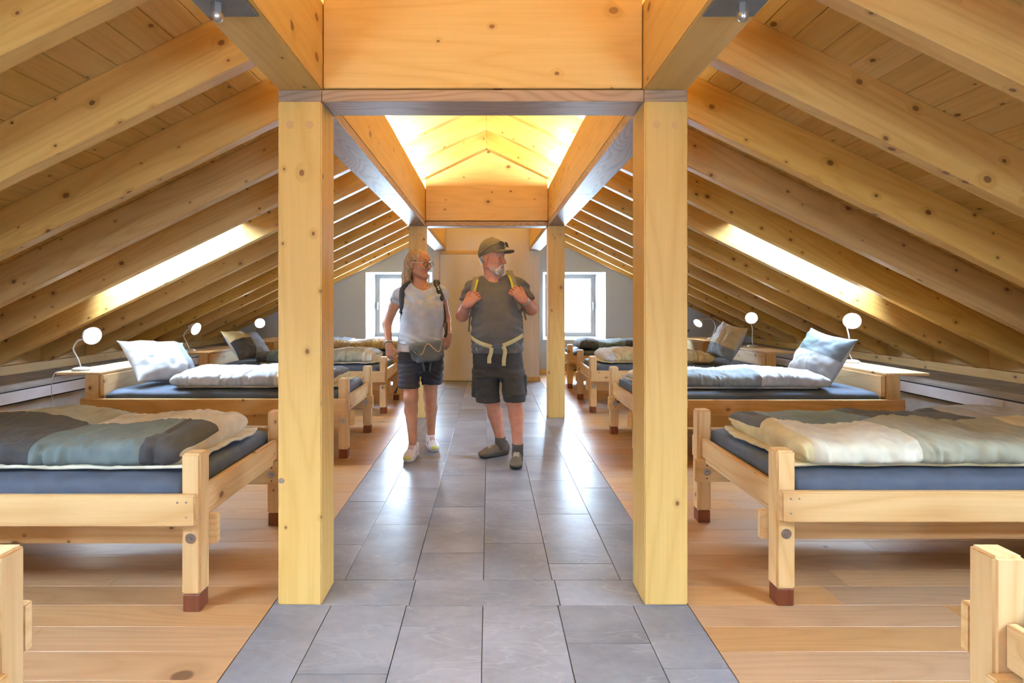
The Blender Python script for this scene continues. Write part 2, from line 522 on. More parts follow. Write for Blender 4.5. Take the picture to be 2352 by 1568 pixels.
# ------------------------------------------------------------------ floor
def build_floor():
    fl = box('floor', (-KW, Y0, -0.12), (KW, Y1 + .02, -0.012), 'grout', bev=0)
    tag(fl, 'grey slate tile walkway between two fields of oak boards', 'floor', kind='structure')
    gap = 0.003
    # slate walkway
    cols = [(-0.87, -0.627, 2.78), (-0.627, -0.315, 3.03), (-0.315, 0.0, 2.69), (0.0, 0.31, 2.797), (0.31, 0.62, 2.577), (0.62, 0.85, 3.027)]
    def tile(xa, xb, ya, yb):
        if yb - ya < 0.03: return
        box('floor_tile', (xa + gap / 2, ya + gap / 2, -0.012), (xb - gap / 2, yb - gap / 2, random.uniform(-0.0006, 0.0003)), 'slate', fl, 'x', 0.0012)
    B0, B1 = 2.222, 2.427
    for (xa, xb, s0) in cols:
        y = B1
        nxt = s0
        while y < Y1:
            e = min(nxt, Y1); tile(xa, xb, y, e); y = e; nxt = y + 0.603
    for xa, xb in ((-0.87, -0.305), (-0.305, 0.32), (0.32, 0.85)): tile(xa, xb, B0, B1)
    for (xa, xb, _), s0 in zip(cols, (1.55, 1.812, 2.08, 1.72, 1.974, 1.84)):
        y = B0; nxt = s0
        while y > 0.0:
            e = max(nxt, -0.4); tile(xa, xb, e, y); y = e; nxt = y - 0.603
    box('floor_tile', (-0.87, Y0, -0.012), (0.85, y - .003, 0), 'slate', fl, 'x', 0.0012)
    # oak boards across the room
    bw = 0.148
    for sg in (-1, 1):
        xa0 = 0.872 if sg < 0 else 0.852
        y = 0.30; r = 0
        while y < Y1 - 0.01:
            ye = min(y + bw, Y1)
            x = xa0; first = random.uniform(0.5, 1.9)
            while x < KW - 0.01:
                xe = min(x + first, KW)
                if KW - xe < 0.25: xe = KW
                lo = (sg * x if sg > 0 else -xe, y + .0006, -0.012); hi = (sg * xe if sg > 0 else -x, ye - .0006, random.uniform(-0.0004, 0.0002))
                box('floor_board', lo, hi, 'oak_floor', fl, 'x', 0.0007)
                x = xe + 0.0006; first = random.uniform(1.2, 2.1)
            y = ye; r += 1
        box('floor_board', ((xa0 if sg > 0 else -KW), Y0, -0.012), ((KW if sg > 0 else -xa0), 0.2995, 0), 'oak_floor', fl, 'x', 0.0007)
build_floor()

# ------------------------------------------------------------------ walls
def build_walls():
    # knee walls with concrete ledge, cable trunking and wall plate
    for sg, nm in ((-1, 'left'), (1, 'right')):
        fr = Matrix.Identity(4)
        w = prism('wall_' + nm, [(sg * KW, -0.12), (sg * 5.0, -0.12), (sg * 5.0, 0.545), (sg * (KW + .05), 0.545), (sg * KW, 0.52)], Y0, Y1, 'concrete')
        tag(w, 'low concrete knee wall and ledge under the %s roof slope' % nm, 'wall', kind='structure')
        tr = empty('trim_%d' % (1 if sg < 0 else 2), (sg * KW, 3, 0.39))
        tag(tr, 'white cable trunking along the %s knee wall' % nm, 'cable trunking', kind='structure')
        xa, xb = (KW - 0.022, KW - .001)
        def bx(name, z0, z1, x0, x1, mat):
            lo = (min(sg * x0, sg * x1), Y0, z0); hi = (max(sg * x0, sg * x1), Y1 - .02, z1)
            return box(name, lo, hi, mat, tr, 'y', 0.001)
        bx('trunking_body', 0.395, 0.490, xa, xb, 'trunking_white')
        bx('shadow_gap', 0.490, 0.499, xa + .006, xb, 'black_gap')
        bx('shadow_gap', 0.384, 0.395, xa + .006, xb, 'black_gap')
        wp = box('trim_%d' % (3 if sg < 0 else 4), (min(sg * 4.66, sg * 4.82), Y0, 0.545), (max(sg * 4.66, sg * 4.82), Y1, 0.635), 'pine', None, 'y', 0.003)
        tag(wp, 'pine wall plate on the ledge where the %s rafters land' % nm, 'wall plate', kind='structure')
        # blocking boards between the rafters
        bk = box('trim_%d' % (5 if sg < 0 else 6), (min(sg * 4.735, sg * 4.76), Y0, 0.62), (max(sg * 4.735, sg * 4.76), Y1, 1.0), 'pine_deck', None, 'y', 0.002)
        tag(bk, 'pine boarding closing the eave above the %s wall plate' % nm, 'boarding', kind='structure')
    # end walls with window openings
    def gable(name, y0, y1, holes, mat):
        xs = sorted(set([-5.0, 0.0, 5.0] + [v for h in holes for v in h[:2]]))
        bm = bmesh.new()
        def pr(xa, xb, zb0, zb1, zt0, zt1):
            v = [bm.verts.new(p) for p in ((xa, y0, zb0), (xb, y0, zb1), (xb, y0, zt1), (xa, y0, zt0), (xa, y1, zb0), (xb, y1, zb1), (xb, y1, zt1), (xa, y1, zt0))]
            for f in ((0, 1, 2, 3), (7, 6, 5, 4), (0, 4, 5, 1), (1, 5, 6, 2), (2, 6, 7, 3), (3, 7, 4, 0)): bm.faces.new([v[i] for i in f])
        for xa, xb in zip(xs[:-1], xs[1:]):
            t0, t1 = roof_z(xa) + RH + .03, roof_z(xb) + RH + .03
            hole = [h for h in holes if h[0] <= xa + 1e-6 and h[1] >= xb - 1e-6]
            if hole:
                h = hole[0]
                pr(xa, xb, -0.12, -0.12, h[2], h[2]); pr(xa, xb, h[3], h[3], t0, t1)
            else: pr(xa, xb, -0.12, -0.12, t0, t1)
        bmesh.ops.recalc_face_normals(bm, faces=bm.faces[:])
        o = bpy.data.objects.new(name, finish_bm(bm, name, mat))
        return link(o, None, Matrix.Identity(4))
    far_in = [(-2.15, -0.98, 0.598, 1.787), (0.975, 2.08, 0.598, 1.787)]
    far_out = [(-2.03, -1.06, 0.640, 1.76), (1.05, 1.945, 0.640, 1.76)]
    w = gable('wall_far', Y1, Y1 + .02, far_in, 'plaster'); tag(w, 'pale grey plaster gable wall with two deep windows', 'wall', kind='structure')
    w2 = gable('wall_far_outer', Y1 + .30, Y1 + .42, far_out, 'plaster'); tag(w2, 'outer leaf of the pale gable wall behind the windows', 'wall', kind='structure')
    near = [(-1.85, -1.25, 0.75, 1.65), (1.25, 1.85, 0.75, 1.65)]  # unseen window openings, added to brighten faces turned towards the camera
    w3 = gable('wall_near', Y0 - .25, Y0, near, 'plaster'); tag(w3, 'plaster gable wall behind the viewer', 'wall', kind='structure')
    for i, (hi_, ho) in enumerate(zip(far_in, far_out)):
        win = empty('window_%d' % (i + 1), ((ho[0] + ho[1]) / 2, Y1 + .3, ho[2]))
        tag(win, 'small grey framed window %s with an iron grille outside' % ('behind the woman at the far left' if i == 0 else 'at the far right behind the slim post'), 'window', kind='structure')
        a = [(hi_[0], Y1, hi_[2]), (hi_[1], Y1, hi_[2]), (hi_[1], Y1, hi_[3]), (hi_[0], Y1, hi_[3])]
        b = [(ho[0], Y1 + .3, ho[2]), (ho[1], Y1 + .3, ho[2]), (ho[1], Y1 + .3, ho[3]), (ho[0], Y1 + .3, ho[3])]
        fs = [(i_, (i_ + 1) % 4, 4 + (i_ + 1) % 4, 4 + i_) for i_ in range(4)]
        bm = bmesh.new(); bv = [bm.verts.new(v) for v in a + b]
        for f in fs: bm.faces.new([bv[q] for q in f])
        bmesh.ops.recalc_face_normals(bm, faces=bm.faces[:])
        link(bpy.data.objects.new('reveal', finish_bm(bm, 'reveal', 'reveal_white')), win, Matrix.Identity(4))
        box('window_sill', (hi_[0] - .02, Y1 - .025, hi_[2] - .022), (hi_[1] + .02, Y1 + .03, hi_[2] + .004), 'reveal_white', win)
        yf = Y1 + .29
        fw = 0.075
        x0, x1, z0, z1 = ho[0] - .0, ho[1] + .0, ho[2] + .0, ho[3] - .0
        for (xa, xb, za, zb, gr) in ((x0, x0 + fw, z0, z1, 'z'), (x1 - fw, x1, z0, z1, 'z'), (x0 + fw, x1 - fw, z0, z0 + fw, 'x'), (x0 + fw, x1 - fw, z1 - fw, z1, 'x')):
            box('window_frame', (xa, yf, za), (xb, yf + .06, zb), 'frame_grey', win, gr, 0.003)
        hx = x0 + .03 if i == 0 else x1 - .03
        h = box('window_handle', (hx - .012, yf - .03, 1.12), (hx + .012, yf - .012, 1.26), 'white_paint', win, 'z', 0.005)
        box('handle_rose', (hx - .013, yf - .013, 1.20), (hx + .013, yf + .002, 1.26), 'white_paint', h, 'z', 0.003)
        from_np('pane', [(x0 + fw, yf + .03, z0 + fw), (x1 - fw, yf + .03, z0 + fw), (x1 - fw, yf + .03, z1 - fw), (x0 + fw, yf + .03, z1 - fw)], [(0, 1, 2, 3)], 'window_glass', win, smooth=False)
        area_light('window_portal', ((x0 + x1) / 2, Y1 + .6, (z0 + z1) / 2), (-math.pi / 2, 0, 0), 1.6, 1.8, 1, portal=True)
        # iron grille outside
        gy = Y1 + .5
        gr = empty('window_grille', ((x0 + x1) / 2, gy, z0))
        tag(gr, 'thin black iron grille outside the %s window' % ('left' if i == 0 else 'right'), 'grille', 'window grilles')
        W, H = x1 - x0, z1 - z0
        for fx in (0.18, 0.5, 0.82):
            cyl('bar', (x0 + W * fx, gy, z0 - .02), (x0 + W * fx, gy, z1 + .02), .004, .004, 'iron', gr, 8)
        for fz in (0.2, 0.5, 0.8):
            cyl('crossbar', (x0, gy, z0 + H * fz), (x1, gy, z0 + H * fz), .004, .004, 'iron', gr, 8)
        for fx in (0.34, 0.66):
            cyl('bar', (x0 + W * fx, gy, z0 + .2 * H), (x0 + W * fx, gy, z0 + .8 * H), .0035, .0035, 'iron', gr, 8)
        for fx, fz in ((.18, .5), (.5, .2), (.5, .8), (.82, .5), (.5, .5)):
            lathe('collar', [(.001, -.02), (.011, -.012), (.013, 0), (.011, .012), (.001, .02)], 'iron', Matrix.Translation((x0 + W * fx, gy, z0 + H * fz)), gr, 10)
    for i, h in enumerate(near):
        win = empty('window_%d' % (i + 9), ((h[0] + h[1]) / 2, Y0, h[2])); tag(win, 'window added in the gable wall behind the viewer for fill light, %s' % ('left' if i == 0 else 'right'), 'window', kind='structure')
        for (xa, xb, za, zb, g) in ((h[0], h[0] + .06, h[2], h[3], 'z'), (h[1] - .06, h[1], h[2], h[3], 'z'), (h[0] + .06, h[1] - .06, h[2], h[2] + .06, 'x'), (h[0] + .06, h[1] - .06, h[3] - .06, h[3], 'x')):
            box('window_frame', (xa, Y0 - .14, za), (xb, Y0 - .08, zb), 'frame_grey', win, g)
        from_np('pane', [(h[0] + .06, Y0 - .1, h[2] + .06), (h[1] - .06, Y0 - .1, h[2] + .06), (h[1] - .06, Y0 - .1, h[3] - .06), (h[0] + .06, Y0 - .1, h[3] - .06)], [(0, 1, 2, 3)], 'window_glass', win, smooth=False)
        area_light('window_portal', ((h[0] + h[1]) / 2, Y0 - .3, (h[2] + h[3]) / 2), (math.pi / 2, 0, 0), h[1] - h[0], h[3] - h[2], 1, portal=True)
    # partition of the stair lobby with its flush door
    bx0, bx1, yp = -0.865, 0.83, 8.60
    p = empty('wall_lobby', (0, yp, 0)); tag(p, 'beige lobby partition at the end of the aisle', 'wall', kind='structure')
    box('panel', (-0.775, yp, 0.0), (0.74, yp + .06, 2.085), 'panel_beige', p, 'z', 0.002)
    box('corner_post', (bx0, yp - .012, 0), (-0.775, Y1, 2.3), 'panel_beige', p, 'z', 0.003)
    box('corner_post', (0.74, yp - .012, 0), (bx1, Y1, 2.3), 'panel_beige', p, 'z', 0.003)
    prism('upper_panel', [(-PX_IN + .002, 2.085), (PX_IN - .002, 2.085), (PX_IN - .002, 2.5), (0, 2.86), (-PX_IN + .002, 2.5)], yp + .005, yp + .06, 'panel_beige', p)
    box('cover_strip', (-0.76, yp - .012, 2.03), (0.16, yp, 2.082), 'pine', p, 'x', 0.002)
    dr = empty('door_1', (-0.3, yp - .006, 0)); tag(dr, 'flush beige door without trim behind the two walkers', 'door', kind='structure')
    box('door_leaf', (-0.755, yp - .018, 0.006), (0.155, yp - .001, 2.022), 'panel_beige', dr, 'z', 0.002)
    box('door_gap', (-0.762, yp - .006, 0.003), (0.162, yp - .0005, 2.03), 'smoked_board', dr, 'z', 0.0)
    hnd = cyl('door_handle', (0.09, yp - .06, 1.02), (-0.02, yp - .06, 1.02), .009, .009, 'steel', dr, 12)
    cyl('handle_neck', (0.09, yp - .06, 1.02), (0.09, yp - .018, 1.02), .010, .010, 'steel', hnd, 12)
    b = box('baseboard_far', (0.17, yp - .012, 0), (0.738, yp - .0005, 0.065), 'pine', None, 'x', 0.002); tag(b, 'pine skirting at the foot of the lobby partition', 'skirting', kind='structure')
    b = box('baseboard_lobby', (0.735, yp - .026, 0), (bx1 + .014, yp - .0125, 0.068), 'pine', None, 'x', 0.002); tag(b, 'pine skirting round the lobby corner post', 'skirting', kind='structure')
    for sg in (-1, 1):
        b = box('baseboard_%s' % ('left' if sg < 0 else 'right'), (min(sg * 0.9, sg * 4.0), Y1 - .014, 0), (max(sg * 0.9, sg * 4.0), Y1 - .0005, 0.07), 'pine', None, 'x', 0.002)
        tag(b, 'pine skirting along the %s half of the gable wall' % ('left' if sg < 0 else 'right'), 'skirting', kind='structure')
build_walls()

# ------------------------------------------------------------------ timber frame
ZB, ZP, ZT = 2.131, 2.082, 2.50
def build_frame():
    ctr = -0.0
    sides = ((-1, 'left'), (1, 'right'))
    for yi, (yf, where) in enumerate(((2.222, 'nearest the viewer'), (5.825, 'further back beside the walkers'))):
        for sg, nm in sides:
            p = empty('timber_post', (sg * (PX_IN + PX_OUT) / 2, yf + .09, 0))
            tag(p, ('thick square pine post nearest the viewer on the %s of the aisle' % nm) if yi == 0 else ('distant square pine post partly hidden behind the woman' if sg < 0 else 'distant square pine post just right of the bearded man'), 'post', 'posts along the aisle')
            xa, xb = sorted((sg * PX_IN, sg * PX_OUT))
            box('shaft', (xa, yf, 0), (xb, yf + .18, ZP), 'pine', p, 'z', 0.005)
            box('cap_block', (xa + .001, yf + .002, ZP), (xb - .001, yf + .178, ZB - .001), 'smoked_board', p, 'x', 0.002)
            for dx in (-.04, .04):
                cyl('peg', ((xa + xb) / 2 + dx, yf - .0008, 1.985), ((xa + xb) / 2 + dx, yf + .01, 1.985), .017, .017, 'peg', p, 18, bev=0.0)
            if yi == 0 and sg < 0:
                cyl('bolt_head', (xa + .015, yf - .006, 0.515), (xa + .015, yf + .002, 0.515), .010, .012, 'steel', p, 12)
    for sg, nm in sides:
        xa, xb = sorted((sg * PX_IN, sg * PX_OUT))
        pu = empty('purlin', (sg * 0.757, 3, ZB))
        tag(pu, 'long pine purlin carried by the %s row of posts' % nm, 'beam', 'purlins over the aisle')
        box('beam', (xa, Y0, ZB), (xb, 8.60, ZT), 'pine', pu, 'y', 0.005)
        for (ya, yb) in ((2.404, 4.13), (4.132, 5.823), (6.007, 8.588)):
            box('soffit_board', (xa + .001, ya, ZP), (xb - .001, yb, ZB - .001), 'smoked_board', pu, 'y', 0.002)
        # steel plate and bolt under the beam end above the viewer
        pl = box('steel_plate', (xa + .012, 1.30, ZB - .007), (xb - .012, 1.645, ZB), 'steel_plate', pu, 'y', 0.001)
        cx = (xa + xb) / 2 + sg * .012
        cyl('bolt_nut', (cx, 1.575, ZB - .035), (cx, 1.575, ZB - .007), .017, .017, 'steel', pl, 6, smooth=False)
        lathe('bolt_dome', [(.0155, 0), (.0155, -.012), (.012, -.020), (.006, -.025), (.0008, -.027)], 'steel', Matrix.Translation((cx, 1.575, ZB - .034)), pl, 16)
        for (ya, yb) in ((Y0 + .1, 2.15), (2.50, 5.60), (6.1, 8.5)):
            xl = sg * 0.70
            box('led_tape', (xl - .006, ya, ZT), (xl + .006, yb, ZT + .004), 'led_tape', pu, 'y', 0)
            L = yb - ya
            area_light('led_tape_light', (xl, (ya + yb) / 2, ZT + .012), (math.pi, 0, 0), 0.02, L, LED_W_PER_M * L, LED_COL)
    for yf, where, nmx in ((2.222, 'above the nearest pair of posts', 'wide'), (5.825, 'above the further pair of posts', 'gabled')):
        cb = empty('cross_beam', (0, yf + .09, ZB))
        tag(cb, '%s pine cross beam panel %s' % (nmx, where), 'beam', 'cross beams over the aisle')
        zt = lambda x: roof_z(x) + RH
        e = PX_IN - .004
        fr = Matrix.Translation((0, yf, ZB))
        y_in = yf + .012
        top = [(e, min(ZT, 9)), (e, zt(e) - .002), (0, zt(0) - .002), (-e, zt(e) - .002)]
        prism('panel', [(-e, ZB + .010), (e, ZB + .010)] + top[1:], y_in, yf + .17, 'pine', cb, fr, bev=0.003)
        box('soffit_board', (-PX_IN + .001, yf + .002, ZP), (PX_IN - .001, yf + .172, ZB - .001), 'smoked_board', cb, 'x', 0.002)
        box('shadow_gap', (-e, yf + .03, ZB - .001), (e, yf + .16, ZB + .010), 'black_gap', cb, 'x', 0)
build_frame()

# ------------------------------------------------------------------ numpy noise
_rs = np.random.RandomState(5)
_perm = _rs.rand(64, 64, 64).astype(np.float32)
def vnoise(p):
    """smooth value noise in -1..1 for an (n,3) array"""
    p = np.asarray(p, dtype=np.float64)
    i = np.floor(p).astype(int); f = p - i
    f = f * f * (3 - 2 * f)
    out = np.zeros(len(p))
    for dx in (0, 1):
        for dy in (0, 1):
            for dz in (0, 1):
                w = (f[:, 0] if dx else 1 - f[:, 0]) * (f[:, 1] if dy else 1 - f[:, 1]) * (f[:, 2] if dz else 1 - f[:, 2])
                out += w * _perm[(i[:, 0] + dx) % 64, (i[:, 1] + dy) % 64, (i[:, 2] + dz) % 64]
    return out * 2 - 1

def fbm(p, oct=3):
    p = np.asarray(p, dtype=np.float64)
    a, s, o = 1.0, 1.0, 0.0
    for k in range(oct):
        o = o + a * vnoise(p * s + 13.7 * k); a *= 0.5; s *= 2.03
    return o

# ------------------------------------------------------------------ fabric
def fabric(name, col, rough=0.85):
    m, nt, b = new_mat(name)
    tc = N(nt, 'ShaderNodeTexCoord')
    nz = N(nt, 'ShaderNodeTexNoise'); nz.inputs['Scale'].default_value = 14; nz.inputs['Detail'].default_value = 1
    nt.links.new(tc.outputs['Object'], nz.inputs['Vector'])
    c = mix_col(nt, maprange(nt, nz.outputs[0], 0.3, 0.7, 0, 1), tuple(x * 0.88 for x in col), tuple(min(1, x * 1.08) for x in col))
    nt.links.new(c, b.inputs['Base Color'])
    b.inputs['Roughness'].default_value = rough
    b.inputs['Sheen Weight'].default_value = 0.04
    return m
for nm, c in {'cl_charcoal': (0.045, 0.05, 0.06), 'cl_teal': (0.135, 0.185, 0.195), 'cl_cream': (0.74, 0.70, 0.55), 'cl_sage': (0.40, 0.41, 0.31),
              'cl_yellow': (0.70, 0.60, 0.33), 'cl_lgrey': (0.46, 0.48, 0.50), 'cl_white': (0.62, 0.64, 0.66), 'cl_slate': (0.20, 0.24, 0.28),
              'cl_tan': (0.50, 0.40, 0.22), 'sheet_navy': (0.065, 0.088, 0.135), 'sheet_grey': (0.16, 0.175, 0.20)}.items():
    fabric(nm, c)
plain('lamp_cream', (0.78, 0.74, 0.64), 0.4)
plain('lamp_white', (0.82, 0.83, 0.84), 0.35)
plain('lamp_glow', (1, 1, 1), 0.5, emit=(0.95, 0.98, 1.0), estr=12.0)
plain('cord_white', (0.75, 0.75, 0.76), 0.5)
plain('black_cloth', (0.02, 0.02, 0.024), 0.8)

BEDLEN = 2.12
POST = 0.077
def build_bed(sg, xf, y0, label):
    """sg side, xf aisle face of the foot posts, y0 front face of the near posts"""
    W = 0.84
    yn0, yn1 = y0, y0 + .075
    yf0, yf1 = y0 + W, y0 + W + .075
    bed = empty('bed_frame', (sg * (xf + 1.0), y0 + .45, 0))
    tag(bed, label, 'bed', 'pine beds along both walls')
    def B(name, xa, xb, ya, yb, za, zb, grain, mat='pine_bed', parent=bed, bev=0.005):
        a, b = sorted((sg * xa, sg * xb))
        return box(name, (a, ya, za), (b, yb, zb), mat, parent, grain, bev)
    xh = xf + BEDLEN
    for (ya, yb) in ((yn0, yn1), (yf0, yf1)):
        p = B('leg', xf, xf + POST, ya, yb, 0.07, 0.640, 'z', bev=0.008)
        B('foot_block', xf + .004, xf + POST - .004, ya + .004, yb - .004, 0.0, 0.0695, 'z', 'dark_foot', p, 0.003)
        p = B('leg', xh - .112, xh - .005, ya, yb, 0.07, 0.672, 'z', bev=0.006)
        B('foot_block', xh - .108, xh - .009, ya + .004, yb - .004, 0.0, 0.0695, 'z', 'dark_foot', p, 0.003)
    # outer side rails
    for (ya, yb) in ((yn0 - .030, yn0 - .0005), (yf1 + .0005, yf1 + .030)):
        r = B('side_rail', xf + .006, xh + .012, ya, yb, 0.357, 0.482, 'x')
        if ya < y0:
            for dx, z in ((.04, .455), (.075, .455), (.04, .395), (BEDLEN - .05, .45), (BEDLEN - .05, .39)):
                cyl('screw', (sg * (xf + dx), ya - .0012, z), (sg * (xf + dx), ya + .002, z), .0042, .0042, 'steel', r, 8)
    # inner bearer rails, bolted to the inner faces of the posts and poking out at the foot end
    for k, (ya, yb) in enumerate(((yn1 + .0005, yn1 + .034), (yf0 - .034, yf0 - .0005))):
        r = B('bearer_rail', xf - .028, xh - .01, ya, yb, 0.243, 0.365, 'x')
        for bx in (xf + POST / 2, xh - .055):
            zc = 0.30
            if k == 0: pa, d = yn0, -1
            else: pa, d = ya, -1
            w = cyl('washer', (sg * bx, pa + d * .003, zc), (sg * bx, pa, zc), .021, .021, 'steel', r, 20)
            cyl('bolt_head', (sg * bx, pa + d * .011, zc), (sg * bx, pa + d * .003, zc), .008, .0095, 'steel', r, 6, smooth=False)
            for dz in (-.036, .036):
                if k == 1: cyl('screw', (sg * bx, pa - .001, zc + dz), (sg * bx, pa + .001, zc + dz), .004, .004, 'black_gap', r, 8)
    # foot and head boards
    B('foot_rail', xf + .022, xf + .052, yn1 + .0005, yf0 - .0005, 0.375, 0.484, 'y', bev=0.006)
    B('foot_rail_lip', xf + .028, xf + .050, yn1 + .036, yf0 - .036, 0.352, 0.3745, 'y', bev=0.003)
    B('headboard', xh - .150, xh - .118, yn0 + .01, yf1 - .01, 0.50, 0.668, 'y', bev=0.006)
    B('bedside_shelf', xh - .135, xh + .215, yn0 - .012, yf1 - .02, 0.6725, 0.6925, 'y', bev=0.003)
    # slats under the mattress
    for k in range(11):
        x = xf + .14 + k * 0.168
        B('slat', x, x + .09, yn1 + .002, yf0 - .002, 0.366, 0.384, 'y', bev=0.002)
    return bed

def soft_box(name, lo, hi, mat, r=0.04, n=3.2, wr=0.006, seed=0, nu=60, nv=44, M=None):
    """mattress: boxy superellipse tube with closed ends and slight wrinkles"""
    lo = np.array(lo); hi = np.array(hi); c = (lo + hi) / 2; h = (hi - lo) / 2
    u = np.linspace(-1, 1, nu); u = np.sign(u) * (1 - (1 - abs(u)) ** 1.5)
    ph = np.linspace(0, 2 * np.pi, nv, endpoint=False)
    sx = lambda a, p: np.sign(a) * np.abs(a) ** p
    U, PH = np.meshgrid(u, ph, indexing='ij')
    edge = (1 - np.abs(U) ** 14) ** (1 / 5.0)
    Y = sx(np.cos(PH), 0.25) * (h[1] - r * (1 - edge)); Zc = sx(np.sin(PH), 0.42) * h[2] * (0.45 + .55 * edge)
    V = np.stack([c[0] + U * h[0], c[1] + Y, c[2] + Zc], -1).reshape(-1, 3)
    nz = fbm(V * np.array([7, 18, 18]) + seed * 7.1, 3)
    top = np.clip((V[:, 2] - c[2]) / h[2], -1, 1)
    side = np.clip((c[1] - V[:, 1]) / h[1], 0, 1) ** 4
    V[:, 2] += wr * nz * (top > 0)
    V[:, 1] -= wr * 1.0 * fbm(V * np.array([9, 3, 14]) + seed, 2) * side
    faces = []
    for i in range(nu - 1):
        for k in range(nv):
            k2 = (k + 1) % nv
            faces.append((i * nv + k, i * nv + k2, (i + 1) * nv + k2, (i + 1) * nv + k))
    faces.append(tuple(range(nv - 1, -1, -1))); faces.append(tuple((nu - 1) * nv + k for k in range(nv)))
    return V, faces

def build_mattress(sg, xf, y0, label, mat='sheet_navy', seed=0):
    xh = xf + BEDLEN
    a, b = sorted((sg * (xf + .085), sg * (xh - .155)))
    V, F = soft_box('m', (a, y0 + .008, 0.3855), (b, y0 + .905, 0.545), mat, seed=seed, wr=.004)
    o = from_np('mattress', V, F, mat)
    tag(o, label, 'mattress', 'sheeted mattresses')
    return o

